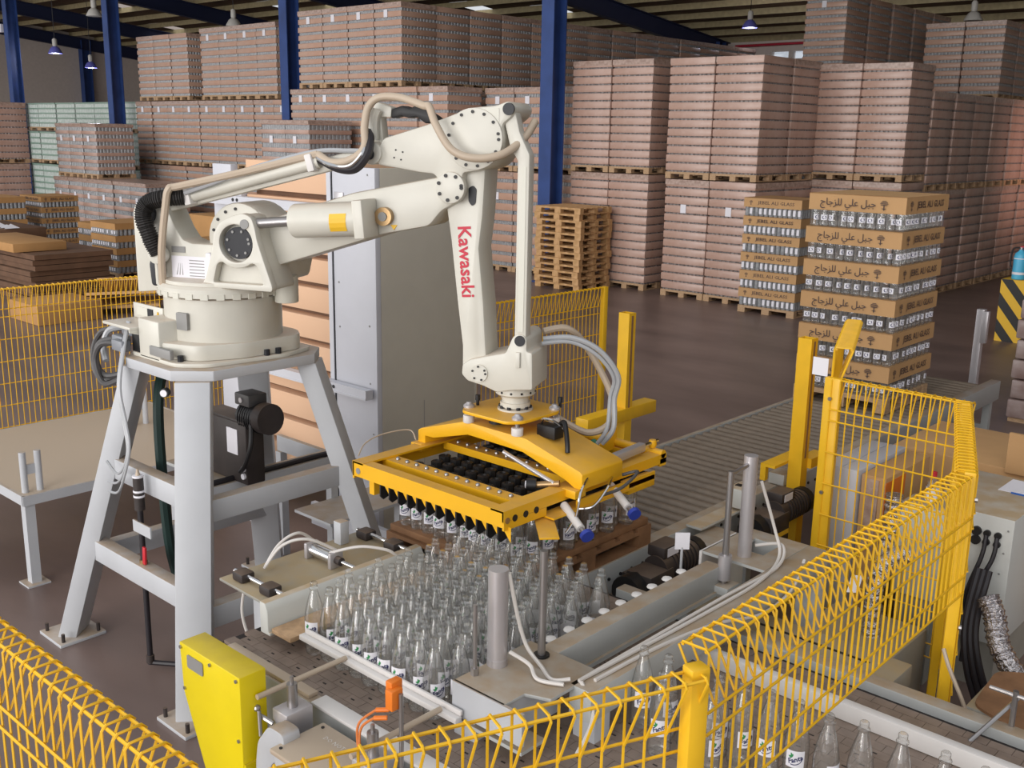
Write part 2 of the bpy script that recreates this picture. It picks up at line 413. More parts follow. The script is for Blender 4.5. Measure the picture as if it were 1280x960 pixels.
# ================================================================ pallet loads
MC = {}
def cached(key, fn):
    if key not in MC: MC[key] = fn()
    return MC[key]
def pallet_mb(w, d, h, m=None, x=0, y=0, z=0, nb=6):
    """front-left-bottom corner at x,y,z"""
    m = m or MB(); t = h * 0.16
    for k in range(nb):
        a = y + (d - d / nb * 0.72) * k / (nb - 1); m.box(x, x + w, a, a + d / nb * 0.72, z + h - t, z + h)
    for k in range(3):
        a = x + (w - w * 0.13) * k / 2
        m.box(a, a + w * 0.13, y, y + d, z, z + t)
        for j in range(3):
            b = y + (d - d * 0.11) * j / 2; m.box(a, a + w * 0.13, b, b + d * 0.11, z + t, z + h - 2 * t)
    for k in range(3):
        b = y + (d - d * 0.11) * k / 2; m.box(x, x + w, b, b + d * 0.11, z + h - 2 * t, z + h - t)
    return m
def tray_mesh(w, d, h, style):
    def f():
        m = MB(); e = 0.012
        m.box(0, w, 0, d, 0, h)
        return m.mesh('carton_tray', 'carton_wrap' if style != 'B' else 'carton_wrap_b', bevel=0.012, seg=2)
    return cached(('tray', w, d, h, style), f)
def bottles_mesh(w, d, n, pitch, z0, gap, style):
    """the rows of bottle ends that show between the trays of one load, as ribbed bands"""
    def f():
        m = MB()
        for L in range(n):
            zb = z0 + L * pitch; zt = zb + gap
            k = 11; ins = 0.02
            pts = []
            def edge(ax, ay, bx, by, nx, ny):
                for i in range(k):
                    for u, q in ((0.06, 0.018), (0.25, 0.0), (0.75, 0.0), (0.94, 0.018)):
                        t = (i + u) / k; pts.append((ax + (bx - ax) * t + nx * (ins + q), ay + (by - ay) * t + ny * (ins + q)))
            edge(0, 0, w, 0, 0, 1); edge(w, 0, w, d, -1, 0); edge(w, d, 0, d, 0, -1); edge(0, d, 0, 0, 1, 0)
            N = len(pts)
            m.add([(x, y, zb) for x, y in pts] + [(x, y, zt) for x, y in pts], [(i, (i + 1) % N, (i + 1) % N + N, i + N) for i in range(N)])
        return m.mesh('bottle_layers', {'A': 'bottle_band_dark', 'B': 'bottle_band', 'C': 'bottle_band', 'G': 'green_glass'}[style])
    return cached(('btl', w, d, n, round(pitch, 4), round(z0, 4), round(gap, 4), style), f)
STY = {'A': 0.17, 'B': 0.34, 'C': 0.52, 'G': 0.72}
def load(x, y, z, w, d, h, n, style, label, group, paper=None, ph=0.13):
    """wrapped pallet load with its left front bottom corner at x, y, z"""
    jx = random.uniform(-0.012, 0.012); jy = random.uniform(-0.03, 0.03); x += jx; y += jy
    t = thing('pallet_load', (x, y, z), label, 'pallet load', group)
    pm = cached(('pal', w, d, ph), lambda: pallet_mb(w, d, ph, nb=5).mesh('pallet', 'wood'))
    put('pallet', pm, t, (x, y, z))
    hh = h - ph; topc = 0.0; pitch = hh / n; gap = pitch * STY[style]
    th = round(pitch - gap, 4)
    bo = put('bottle_layers', bottles_mesh(w, d, n, pitch, 0, gap, style), t, (x, y, z + ph)); bo['kind'] = 'stuff'
    if style == 'G':
        tm = cached(('g', w, d, th), lambda: MB().box(0, w, 0, d, 0, th).mesh('divider_sheet', 'green_edge'))
        for L in range(n): put('divider_sheet', tm, t, (x, y, z + ph + L * pitch + gap))
    else:
        tm = tray_mesh(w, d, th, style)
        for L in range(n):
            put('carton_tray', tm, t, (x + random.uniform(-.006, .006), y + random.uniform(-.006, .006), z + ph + L * pitch + gap))
    def cap():
        m = MB(); k = 6; ins = 0.03
        v = []; 
        for i in range(k + 1):
            for j in range(k + 1):
                ed = min(i, j, k - i, k - j); r = random.Random(i * 31 + j)
                v.append((w * i / k, d * j / k, (0.0 if ed == 0 else 0.012 + r.uniform(-.006, .008)) if True else 0))
        m.add(v, [(i * (k + 1) + j, (i + 1) * (k + 1) + j, (i + 1) * (k + 1) + j + 1, i * (k + 1) + j + 1) for i in range(k) for j in range(k)])
        m.box(-0.004, w + 0.004, -0.004, d + 0.004, -min(0.1, th * 0.75), 0.0)
        return m.mesh('film_cap', 'film_top', smooth=True)
    if style != 'G': put('film_cap', cached(('cap', w, d, th), cap), t, (x, y, z + h))
    if paper is not None:
        pz = z + ph + paper * pitch + gap
        pm = cached('paper', lambda: MB().box(-0.065, 0.065, -0.012, -0.005, 0, 0.17).mesh('paper_label', 'paper'))
        put('paper_label', pm, t, (x + w * 0.45, y, pz))
    return t
TIER = ['bottom', 'middle', 'top']
def row(x0, y, pitch, w, d, cnt, tiers, style, where, group, papers=None, depth=None, dy=1.15):
    """cnt loads side by side along x; tiers = [(tier name, z, h, n)]; depth = (column index, count) of loads going back"""
    for tn, z, h, n in tiers:
        for i in range(cnt):
            pos = 'only one' if cnt == 1 else ('%s from left' % ORD[i])
            load(x0 + i * pitch, y, z, w, d, h, n, style, 'wrapped carton load, %s, %s tier, %s' % (pos, tn, where), group, (papers or {}).get(tn))
        if depth:
            for j in range(1, depth[1] + 1):
                load(x0 + depth[0] * pitch, y + j * dy, z, w, d, h, n, style, 'carton load, %s behind front, right side, %s tier, %s' % (ORD[j - 1], tn, where), group)
g = 'wrapped pallet loads in the background'
row(-23.06, 17.0, 0.985, 0.97, 1.12, 4, [('top', 4.22, 1.88, 9)], 'B', 'centre block behind the robot', g, {'top': 7}, (3, 13))
for z_, h_, n_, tn_ in ((2.32, 1.88, 9, 'middle'), (0, 2.3, 11, 'bottom')):
    for j_ in range(1, 14): load(-20.105, 17.0 + 1.15 * j_, z_, 0.97, 1.12, h_, n_, 'B', 'carton load, %s behind front, under the top tier, %s tier, centre block' % (ORD[j_ - 1], tn_), g)
row(-23.52, 17.0, 0.985, 0.97, 1.12, 6, [('middle', 2.32, 1.88, 9), ('bottom', 0, 2.3, 11)], 'B', 'centre block behind the robot', g, {'middle': 7})
row(-17.57, 18.2, 0.91, 0.895, 1.12, 3, [('middle', 2.33, 1.87, 8), ('bottom', 0, 2.31, 9)], 'B', 'left of the column behind the empty pallets', g, {'middle': 6, 'bottom': 6})
row(-14.82, 18.07, 1.045, 1.02, 1.12, 2, [('top', 2.42, 2.28, 13), ('bottom', 0, 2.4, 13)], 'A', 'block behind the empty pallets', g, None, (1, 1))
row(-12.2, 17.9, 1.03, 1.01, 1.12, 2, [('top', 2.37, 2.3, 13), ('bottom', 0, 2.35, 13)], 'A', 'block in the middle of the aisle', g, {'bottom': 9}, (1, 1))
row(-10.27, 20.15, 0.985, 0.97, 1.1, 2, [('top', 2.4, 2.22, 13), ('bottom', 0, 2.38, 13)], 'A', 'block behind the two printed carton stacks', g)
for j in range(6):
    for tn, z, h in (('upper', 2.19, 1.95), ('lower', 0, 2.185)):
        load(-9.28, 21.35 + j * 1.16, z, 0.97, 1.08, h, 10, 'A', 'wrapped load, %s going back in the long right-hand row, %s tier' % (ORD[j], tn), g)
row(-14.2, 27.0, 1.2, 1.17, 1.3, 1, [('top', 4.62, 2.25, 11), ('middle', 2.31, 2.3, 11), ('bottom', 0, 2.3, 11)], 'B', 'tall block far right of centre', g, {'top': 9}, (0, 4), 1.45)
row(-12.1, 30.0, 1.07, 1.04, 1.1, 2, [('top', 4.3, 2.0, 9), ('middle', 2.15, 2.12, 9), ('bottom', 0, 2.12, 9)], 'B', 'farthest right block', g, None, (1, 1))
row(-29.4, 18.0, 0.985, 0.97, 1.1, 4, [('top', 4.02, 2.06, 9)], 'B', 'block left of the robot', g, {'top': 7})
row(-33.2, 18.0, 1.02, 1.0, 1.1, 3, [('top', 4.02, 1.99, 9)], 'B', 'beside the second blue column', g)
row(-33.45, 18.0, 0.965, 0.95, 1.1, 9, [('middle', 2.02, 1.97, 9), ('bottom', 0, 1.98, 9)], 'B', 'long row left of the robot', g, {'middle': 7})
row(-22.65, 15.45, 1.0, 0.98, 1.3, 2, [('upper', 1.75, 1.65, 7), ('lower', 0, 1.72, 7)], 'C', 'short pair in front of the centre block', g, {'upper': 4})
row(-34.3, 15.6, 0.9, 0.88, 1.25, 3, [('upper', 1.6, 1.65, 7)], 'C', 'grey block left of the robot', g, {'upper': 4})
row(-34.25, 15.4, 0.975, 0.96, 1.4, 6, [('lower', 0, 1.588, 6)], 'C', 'grey block left of the robot', g, {'lower': 3})
for tn, z, h in (('top', 2.98, 1.02), ('middle', 1.76, 1.18), ('bottom', 0, 1.72)):
    for i in range(6):
        load(-43.1 + i * 1.52, 18.3, z, 1.48, 1.3, h, 5 if z else 7, 'G', 'pale green glass load, %s from left, %s tier, far left' % (ORD[i], tn), 'pale green glass loads')
row(-36.3, 13.6, 1.0, 0.98, 1.1, 2, [('upper', 2.0, 1.85, 9), ('lower', 0, 1.98, 9)], 'A', 'dark block at the left picture edge', g)
# pile of empty pallets
n_em = 13
pm = MB(); pallet_mb(1.22, 1.05, 0.13, pm, 0, 0, 0, 6)
pme = pm.mesh('empty_pallet', 'wood_new')
for k in range(n_em):
    o = put('empty_pallet', pme, None, (-14.79 + random.uniform(-.03, .03), 16.9 + random.uniform(-.03, .05), k * 0.1325), (0, 0, random.uniform(-.012, .012)))
    tag(o, 'empty wooden pallet, %s from the bottom of the empty pile' % (ORD[k]), 'pallet', 'empty pallets in the pile')
# ================================================================ glass bottles
PROF = [(0.028,0.003),(0.041,0.0),(0.0455,0.008),(0.0465,0.02),(0.0455,0.03),(0.0455,0.088),(0.0468,0.094),(0.0455,0.100),(0.0468,0.106),(0.0455,0.112),(0.0468,0.118),(0.0455,0.124),(0.0468,0.132),
        (0.0462,0.150),(0.0425,0.175),(0.036,0.203),(0.028,0.230),(0.0205,0.252),(0.0162,0.266),(0.0215,0.269),(0.0225,0.2725),(0.0215,0.276),(0.0150,0.280),(0.0165,0.285),(0.0165,0.296),(0.0125,0.300)]
def bottle_mesh(sr, sz):
    return MB().lathe([(r * sr, z * sz) for r, z in PROF], n=16).mesh('glass_bottle', 'glass', smooth=True)
def bend(me, r, rot=0.0, dz=0.0, da=0.0):
    """wrap a flat x-y mesh around a cylinder of radius r, facing -y"""
    c, s = math.cos(rot), math.sin(rot)
    for v in me.vertices:
        x = v.co.x * c - v.co.y * s; y = v.co.x * s + v.co.y * c; a = x / r + da; rr = r + v.co.z
        v.co = (rr * math.sin(a), -rr * math.cos(a), y + dz)
    return me
def label_mesh(r, z0, z1, half):
    m = MB(); n = 8; vs = []
    for i in range(n + 1):
        a = -half + 2 * half * i / n; vs += [(r * math.sin(a), -r * math.cos(a), z0), (r * math.sin(a), -r * math.cos(a), z1)]
    m.add(vs, [(2 * i, 2 * i + 2, 2 * i + 3, 2 * i + 1) for i in range(n)])
    return m.mesh('label', 'paper', smooth=True)
def logo_mesh(r, zc, k):
    me = text_mesh('logo', 'Fanta', 0.027 * k, 'navy', bold=0.0008, shear=0.25, res=1)
    me.materials.append(MATS['leaf'])
    bm = bmesh.new(); bm.from_mesh(me)
    def poly(pts, mi):
        f = bm.faces.new([bm.verts.new((x * k, y * k, 0)) for x, y in pts]); f.material_index = mi
    for c, ang, L in (((-0.006, 0.018), 0.5, 0.011), ((-0.012, 0.0165), 2.3, 0.008), ((-0.004, 0.024), 1.5, 0.007)):
        ca, sa = math.cos(ang), math.sin(ang)
        poly([(c[0] + ca * L * u - sa * L * v, c[1] + sa * L * u + ca * L * v) for u, v in ((-1, 0), (-.4, -.45), (.4, -.4), (1, 0), (.4, .4), (-.4, .45))], 1)
    arc = []
    for i in range(9):
        t = -2.5 + 2.3 * i / 8; arc.append((0.029 * math.cos(t), 0.021 * math.sin(t)))
    poly(arc + [(x * 0.86, y * 0.82) for x, y in reversed(arc)], 0)
    bm.to_mesh(me); bm.free()
    return bend(me, r, 0.42, zc)
B_BIG = bottle_mesh(1.0, 1.15); L_BIG = label_mesh(0.0474, 0.096, 0.164, 0.74); G_BIG = logo_mesh(0.0480, 0.129, 1.0)
def bottle(x, y, z, rz, label, group, me=None, lab=None, logo=None, name='glass_bottle'):
    o = put(name, me or B_BIG, None, (x, y, z), (0, 0, rz)); tag(o, label, 'bottle', group)
    for nm, q in (('label', lab or L_BIG), ('logo', logo if logo is not None else G_BIG)):
        if q:
            c = bpy.data.objects.new(nm, q); COL.objects.link(c); c.parent = o
    return o
def oval_mark(r, zc, k):
    m = MB()
    for rr, z_ in ((0.017 * k, 0), (0.011 * k, 1)):
        m.add([(rr * math.cos(2 * math.pi * i / 10), rr * 0.85 * math.sin(2 * math.pi * i / 10), z_ * 0.0006) for i in range(10)], [tuple(range(10))], z_)
    m.add([(-0.012 * k, -0.006 * k, .001), (0.010 * k, 0.003 * k, .001), (0.012 * k, 0.009 * k, .001), (-0.011 * k, 0.0 * k, .001)], [(0, 1, 2, 3)], 0)
    return bend(m.mesh('logo', ['navy', 'paper']), r, 0.2, zc)
# the block of bottles on the table, rows parallel to the guide rail
NR = 12
for j in range(NR):
    y = 2.655 + 0.0935 * j
    cnt = 9 if j < 4 else 10
    x0 = -3.60 + (0.049 if j % 2 else 0)
    if j >= 9: x0 = -3.60 + (0.049 if j % 2 else 0)
    for i in range(cnt):
        x = x0 + 0.098 * i
        if x > -2.70: continue
        bottle(x + random.uniform(-.006, .006), y + random.uniform(-.006, .006), 0.867, random.uniform(0.2, 1.3) if (j < 2 or random.random() < 0.6) else random.uniform(-3, 3),
               'clear glass bottle on the belt, %s from left in %s row from the front rail' % (ORD[i], ORD[j]), 'bottles in the block beside the robot')
# bottles held under the gripper, outer rows
L_LOW = label_mesh(0.0474, 0.062, 0.13, 0.74); G_LOW = logo_mesh(0.0480, 0.096, 1.0)
k = 0
for i in range(10):
    for j in range(2):
        bottle(-4.29 + 0.094 * i + (0.047 if j else 0), 3.83 + 0.093 * j, 0.985, random.uniform(0.2, 1.3), 'bottle under the gripper, %s from left, %s row along its front edge' % (ORD[i], ORD[j]), 'bottles under the gripper', None, L_LOW, G_LOW)
for j in range(10):
    bottle(-3.44 if j % 2 else -3.395, 4.02 + 0.09 * j, 0.985, random.uniform(0.6, 1.4), 'bottle under the gripper, %s from front in the row along its right edge' % ORD[j], 'bottles under the gripper', None, L_LOW, G_LOW)
# bottles on the outfeed belt behind the fence
fx = [(-2.17, 3.20), (-2.06, 3.21), (-1.945, 3.20), (-1.835, 3.22), (-1.735, 3.23), (-1.63, 3.25), (-1.52, 3.26), (-1.40, 3.25), (-1.29, 3.29), (-1.16, 3.31), (-1.01, 3.30), (-0.88, 3.3), (-1.79, 3.10), (-2.0, 3.08)]
wh = ['beyond the yellow fence post'] * 14
for i, (x, y) in enumerate(fx):
    bottle(x, y, 0.867, random.uniform(0.3, 1.3), ('bottle on the outfeed belt by the white divider, %s from left of that loose line' % ORD[i]) if i < 12 else 'bottle standing in front of the outfeed line, %s of two' % ('right' if i == 12 else 'left'), 'bottles on the outfeed belt')

# ================================================================ printed carton stacks
def tray_shell(w, d, h, t=0.006, mt='carton'):
    m = MB()
    m.box(0, w, 0, t, 0, h); m.box(0, w, d - t, d, 0, h); m.box(0, t, t, d - t, 0, h); m.box(w - t, w, t, d - t, 0, h); m.box(0, w, 0, d, h - t, h)
    return m.mesh('carton_tray', mt)
def tree_logo(k):
    m = MB()
    for a, b, hw in ((0.026, 0.031, 0.018), (0.016, 0.022, 0.03), (0.006, 0.012, 0.034), (-0.004, 0.002, 0.028), (-0.03, -0.026, 0.02)):
        m.add([(-hw * k, a * k, 0), (hw * k, a * k, 0), (hw * 0.8 * k, b * k, 0), (-hw * 0.8 * k, b * k, 0)], [(0, 1, 2, 3)])
    m.add([(-0.004 * k, -0.03 * k, 0), (0.004 * k, -0.03 * k, 0), (0.004 * k, 0.0, 0), (-0.004 * k, 0, 0)], [(0, 1, 2, 3)])
    m.add([(-0.008 * k, -0.03 * k, 0), (0.008 * k, -0.03 * k, 0), (0, -0.045 * k, 0)], [(0, 1, 2)])
    return m.mesh('tree_emblem', 'ink')
AR = '\ufe9d\ufe8e\ufe9f\ufeb0\ufee0\ufedf \ufef2\ufee0\ufecb \ufede\ufe92\ufe9f'
T_AR = text_mesh('lettering', AR, 0.084, 'ink', bold=0.0008, res=1)
T_EN = text_mesh('lettering', 'JEBEL ALI GLASS', 0.083, 'ink', bold=0.001, res=1)
T_TREE = tree_logo(1.15)
FR = (math.pi / 2, 0, 0); SD = (math.pi / 2, 0, math.pi / 2)
BS = bottle_mesh(0.9, 0.97); LS = label_mesh(0.0416, 0.055, 0.105, 0.75); GS = oval_mark(0.0424, 0.08, 1.15)
def printed_stack(x, y, z, w, d, n, pitch, th, label, front, side, indiv=None, mt='carton', deep=False, ph=0.13, top_paper=None):
    t = thing('printed_carton_stack', (x, y, z), label, 'carton stack', 'printed carton stacks')
    pal = pallet_mb(w, d, ph, nb=6).mesh('pallet', 'wood'); put('pallet', pal, t, (x, y, z))
    tm = tray_shell(w, d, th, mt=mt)
    for L in range(n):
        zb = z + ph + L * pitch
        tr = put('carton_tray', tm, t, (x + random.uniform(-.006, .006), y + random.uniform(-.006, .006), zb + pitch - th))
        zc = zb + pitch - th * 0.5
        for face, kind in (('f', front), ('s', side)):
            if not kind: continue
            span = w if face == 'f' else d
            rot = FR if face == 'f' else SD
            P = (lambda u: (x + u, y - 0.008, zc)) if face == 'f' else (lambda u: (x + w + 0.008, y + u, zc))
            sc = span / 0.92
            if kind == 'ar':
                put('lettering', T_AR, tr, P(span * 0.42), rot); put('tree_emblem', T_TREE, tr, P(span * 0.79), rot)
            else:
                a = put('lettering', T_EN, tr, P(span * 0.56), rot); b = put('tree_emblem', T_TREE, tr, P(span * 0.12), rot)
                a.scale = (0.98 * sc, 1.0, 1)
        if indiv:
            nx = 10; ny = 10; px = (w - 0.1) / (nx - 1)
            for i in range(nx):
                bottle(x + 0.05 + px * i, y + 0.05, zb + 0.002, random.uniform(-0.5, 1.3), 'bottle, %s front row, %s layer from below, %s from left' % (indiv, ORD[L], ORD[i]), 'bottles in the ' + indiv, BS, LS, GS)
            py = (d - 0.1) / (ny - 1)
            for j in range(1, ny):
                bottle(x + w - 0.05, y + 0.05 + py * j, zb + 0.002, random.uniform(0.2, 1.9), 'bottle, %s right side, %s layer from below, %s from front' % (indiv, ORD[L], ORD[j]), 'bottles in the ' + indiv, BS, LS, GS)
            m = MB(); nb = 8
            for i in range(nx - 2):
                m.lathe([(0.0415, 0.003), (0.0415, pitch - 0.02)], (x + 0.06 + px * i, y + 0.145, zb), 8)
            for j in range(1, ny - 2):
                m.lathe([(0.0415, 0.003), (0.0415, pitch - 0.02)], (x + w - 0.145, y + 0.145 + py * j, zb), 8)
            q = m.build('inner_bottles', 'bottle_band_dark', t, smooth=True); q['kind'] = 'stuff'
        else:
            m = MB(); k = max(8, int(w / 0.094)); r = w / k / 2 * 0.96
            for i in range(k): m.lathe([(r * .9, 0.002), (r, 0.02), (r, pitch - th + 0.02)], (x + w / k * (i + .5), y + r + 0.01, zb), 10)
            k2 = max(8, int(d / 0.094)); r2 = d / k2 / 2 * 0.96
            for j in range(1, k2): m.lathe([(r2 * .9, 0.002), (r2, 0.02), (r2, pitch - th + 0.02)], (x + w - r2 - 0.01, y + d / k2 * (j + .5), zb), 10)
            for i in range(k):
                if random.random() < 0.8: m.box(x + w / k * (i + .22), x + w / k * (i + .75), y + 0.002, y + 0.008, zb + 0.04, zb + pitch - th - 0.02, 1)
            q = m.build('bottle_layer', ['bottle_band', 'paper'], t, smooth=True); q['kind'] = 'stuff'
    return t
printed_stack(-4.53, 8.95, 0.80, 0.90, 0.96, 6, 0.298, 0.148, 'six-layer stack of printed tan trays and bottles on the roller conveyor', 'ar', 'en', 'roller conveyor stack', ph=0.132)
printed_stack(-10.03, 17.3, 0.0, 1.16, 1.0, 6, 0.332, 0.17, 'printed tan tray stack on the floor, just behind the conveyor stack', 'en', None)
printed_stack(-27.6, 11.5, 0, 1.22, 0.95, 5, 0.265, 0.135, 'orange-brown printed tray stack at the far left, right one of two', 'en', 'en', mt='carton_deep')
printed_stack(-27.4, 10.1, 0, 1.2, 0.95, 5, 0.27, 0.135, 'orange-brown tray stack at left picture edge, with a paper sheet', 'en', None, mt='carton_deep')
printed_stack(-24.3, 11.4, 0, 1.1, 1.0, 3, 0.29, 0.14, 'orange-brown tray stack beside the robot, farther of two with white bottles', None, None, mt='carton_deep')
printed_stack(-22.3, 10.75, 0, 1.1, 1.0, 4, 0.265, 0.135, 'orange-brown tray stack beside the robot, nearer of two with white bottles', None, None, mt='carton_deep')
# plain cartons behind the robot and at the left
def carton(x0, x1, y0, y1, z0, z1, label, mt='carton_deep', name='carton_box', rz=0, flaps=False):
    c = ((x0 + x1) / 2, (y0 + y1) / 2, z0)
    m = MB().box(x0, x1, y0, y1, z0, z1)
    o = one(name, m, mt, c, label, 'carton', bevel=0.01); o.rotation_euler = (0, 0, rz)
    return o
carton(-21.0, -19.6, 12.3, 13.4, 0, 1.35, 'plain brown carton stack showing behind the robot cable bracket', 'carton_deep', 'carton_stack')
carton(-19.6, -18.2, 11.2, 12.4, 0, 0.98, 'low brown carton with green strap behind the robot shoulder', 'carton_deep', 'carton_stack')
t = thing('wrapped_carton_pack', (-23.4, 9.0, 0), 'film-wrapped pack of brown cartons at the left picture edge', 'carton pack')
MB().box(-24.6, -22.4, 8.7, 9.9, 0, 0.13).build('pallet', 'wood', t)
for q in range(4): MB().box(-24.55, -22.45, 8.75, 9.85, 0.13 + q * .24, 0.36 + q * .24).build('carton_layer', 'carton_dark', t, bevel=0.015)
m = MB(); 
for q in range(9):
    a = -24.4 + q * 0.22; m.add([(a, 9.0 + .1 * (q % 3), 1.09), (a + .25, 8.95, 1.09), (a + .2, 9.3, 1.09), (a + .1, 9.15, 1.12 + .03 * ((q * 7) % 3))], [(0, 1, 3), (1, 2, 3), (2, 0, 3)])
m.build('loose_film', 'paper', t)
t = thing('flat_carton_pile', (-20.2, 8.6, 0), 'tall dark pile of flattened cartons behind the left fence', 'carton pile')
for q in range(9):
    dx = random.uniform(-.06, .06); MB().box(-21.6 + dx, -19.2 + dx, 8.1 + dx, 9.6 + dx, q * 0.1, q * 0.1 + 0.09).build('flat_carton', 'carton_dark', t)
carton(-21.9, -19.7, 8.0, 9.0, 0.9, 1.06, 'orange printed flat carton lying on the dark pile', 'carton_deep', 'flat_carton')
t = thing('carton_lid_pile', (-17.4, 8.8, 0), 'low heap of brown carton sheets on the floor behind left fence', 'carton pile')
for q in range(3): MB().bar((-18.0 + .12 * q, 8.3 + .2 * q, 0.12 + 0.17 * q), (-17.2 + .1 * q, 9.5 + .1 * q, 0.16 + 0.17 * q), 0.9, 0.05, (1, 0, .15 * q)).build('carton_sheet', 'carton', t)
carton(-18.1, -17.0, 7.2, 8.3, 0, 0.32, 'small brown carton on the floor behind the leftmost fence end', 'carton_deep')

# ================================================================ roller conveyor
rc = thing('roller_conveyor', (-3.95, 7.5, 0), 'long grey roller conveyor carrying pallets to the upper right', 'conveyor')
me = MB().cyl((-4.47, 0, 0), (-3.43, 0, 0), 0.042, n=14).mesh('roller', 'roller', smooth=True)
for k in range(62):
    o = put('roller', me, rc); o.location = Vector((0, 3.9 + 0.1137 * k, 0.757)) - OFF[rc.name]; OFF[o.name] = Vector((0, 3.9 + 0.1137 * k, 0.757))
MB().box(-3.43, -3.33, 3.85, 11.1, 0.62, 0.815).build('side_rail', 'grey_frame', rc, bevel=0.006)
MB().box(-4.53, -4.49, 3.85, 11.1, 0.62, 0.80).build('side_rail', 'grey_frame', rc, bevel=0.006)
for y in (4.4, 6.2, 8.0, 9.8, 11.0):
    for x in (-3.4, -4.5): MB().box(x - .035, x + .035, y - .035, y + .035, 0, 0.62).build('leg', 'grey_frame', rc)
    MB().box(-4.5, -3.4, y - .03, y + .03, 0.3, 0.36).build('cross_tie', 'grey_frame', rc)
m = MB()
for k in range(30): m.cyl((-3.33, 4.4 + k * .11, 0.72), (-3.322, 4.4 + k * .11, 0.72), 0.011, n=6)
m.build('rail_bolts', 'black', rc)
# reflector plates on brackets beside the rollers
t = thing('sensor_box', (-3.18, 6.3, 0.86), 'small grey box on an arm above the roller conveyor rail', 'sensor')
MB().box(-3.30, -3.19, 5.72, 5.90, 0.86, 0.99).build('housing', 'cabinet', t, bevel=0.006)
MB().box(-3.33, -3.22, 5.3, 5.95, 0.825, 0.84).build('mounting_arm', 'cabinet', t)
MB().box(-3.28, -3.24, 5.78, 5.82, 0.99, 0.995).build('slot', 'black', t)
t = thing('sensor_box', (-3.3, 6.55, 0.85), 'farther small grey box on the roller conveyor rail', 'sensor')
MB().box(-3.4, -3.28, 6.45, 6.6, 0.82, 0.9).build('housing', 'cabinet', t, bevel=0.005)
def gear_motor(x, y, z, label):
    t = thing('gear_motor', (x, y, z), label, 'motor', 'conveyor gear motors')
    MB().box(x - .09, x + .09, y - .12, y + .12, z - .16, z + .06).build('gearbox', 'motor', t, bevel=0.02)
    MB().cyl((x, y + .05, z + .03), (x, y + .40, z + .03), 0.085, n=18).build('motor_body', 'motor', t, smooth=True)
    MB().cyl((x, y + .40, z + .03), (x, y + .46, z + .03), 0.092, n=18).build('fan_cover', 'black', t, smooth=True)
    MB().cyl((x - .02, y - .20, z - .04), (x - .02, y - .02, z - .04), 0.1, n=18).build('input_flange', 'black', t, smooth=True)
    MB().box(x - .07, x + .05, y + .06, y + .24, z + .1, z + .17).build('terminal_box', 'motor', t, bevel=0.01)
    MB().box(x + .05, x + .052, y + .09, y + .2, z + .11, z + .16).build('name_plate', 'paper', t)
    MB().box(x + .09, x + .093, y - .08, y + .10, z - .09, z - .06).build('warning_strip', 'sticker_yellow', t)
    for q in range(7): MB().cyl((x, y + .14 + .035 * q, z + .03), (x, y + .15 + .035 * q, z + .03), 0.094, n=18).build('cooling_fin', 'motor', t)
    MB().box(x - .16, x - .08, y - .05, y + .05, z - .1, z).build('mounting_foot', 'motor', t)
    return t
gear_motor(-3.12, 4.62, 0.76, 'black gear motor beside the bottle block, with yellow strip')
gear_motor(-3.12, 5.98, 0.74, 'black gear motor beside the light curtain post')
t = thing('junction_cover', (-3.15, 5.2, 0), 'grey sheet metal cover behind the nearer gear motor', 'cover')
MB().box(-3.25, -3.02, 5.1, 5.5, 0.0, 0.80).build('cover', 'grey_frame', t, bevel=0.01)
t = thing('reflector', (-2.75, 4.35, 0.9), 'small white square reflector plate on a stick by the clamp beam', 'reflector')
MB().cyl((-2.75, 4.35, 0.91), (-2.75, 4.35, 1.13), 0.007, n=8).build('stick', 'grey_paint', t)
MB().bar((-2.75, 4.35, 1.12), (-2.75, 4.35, 1.21), 0.075, 0.008, (0.72, 0.69, 0)).build('plate', 'paper', t)
# pallet with bottles below the gripper
t = thing('wooden_pallet', (-3.85, 4.35, 0.8), 'wooden pallet on the rollers under the yellow gripper', 'pallet')
X0, X1, Y0, Y1 = -4.37, -3.34, 3.74, 4.93
for k in range(3):
    a = X0 + (X1 - X0 - 0.1) * k / 2; MB().box(a, a + .1, Y0, Y1, 0.80, 0.82).build('bottom_board', 'wood_dusty', t)
    for j in range(3):
        b = Y0 + (Y1 - Y0 - .12) * j / 2; MB().box(a, a + .1, b, b + .12, 0.82, 0.90).build('block', 'wood_dusty', t)
for k in range(7):
    b = Y0 + (Y1 - Y0 - .13) * k / 6; MB().box(X0, X1, b, b + .13, 0.92, 0.942).build('deck_board', 'wood_dusty', t)
for k in range(3):
    a = X0 + (X1 - X0 - 0.1) * k / 2; MB().box(a, a + .1, Y0, Y1, 0.90, 0.92).build('stringer', 'wood_dusty', t)
MB().box(X0 + .01, X1 - .01, Y0 + .02, Y1 - .02, 0.944, 0.984).build('layer_sheet', 'wood_dusty', t, bevel=0.004)

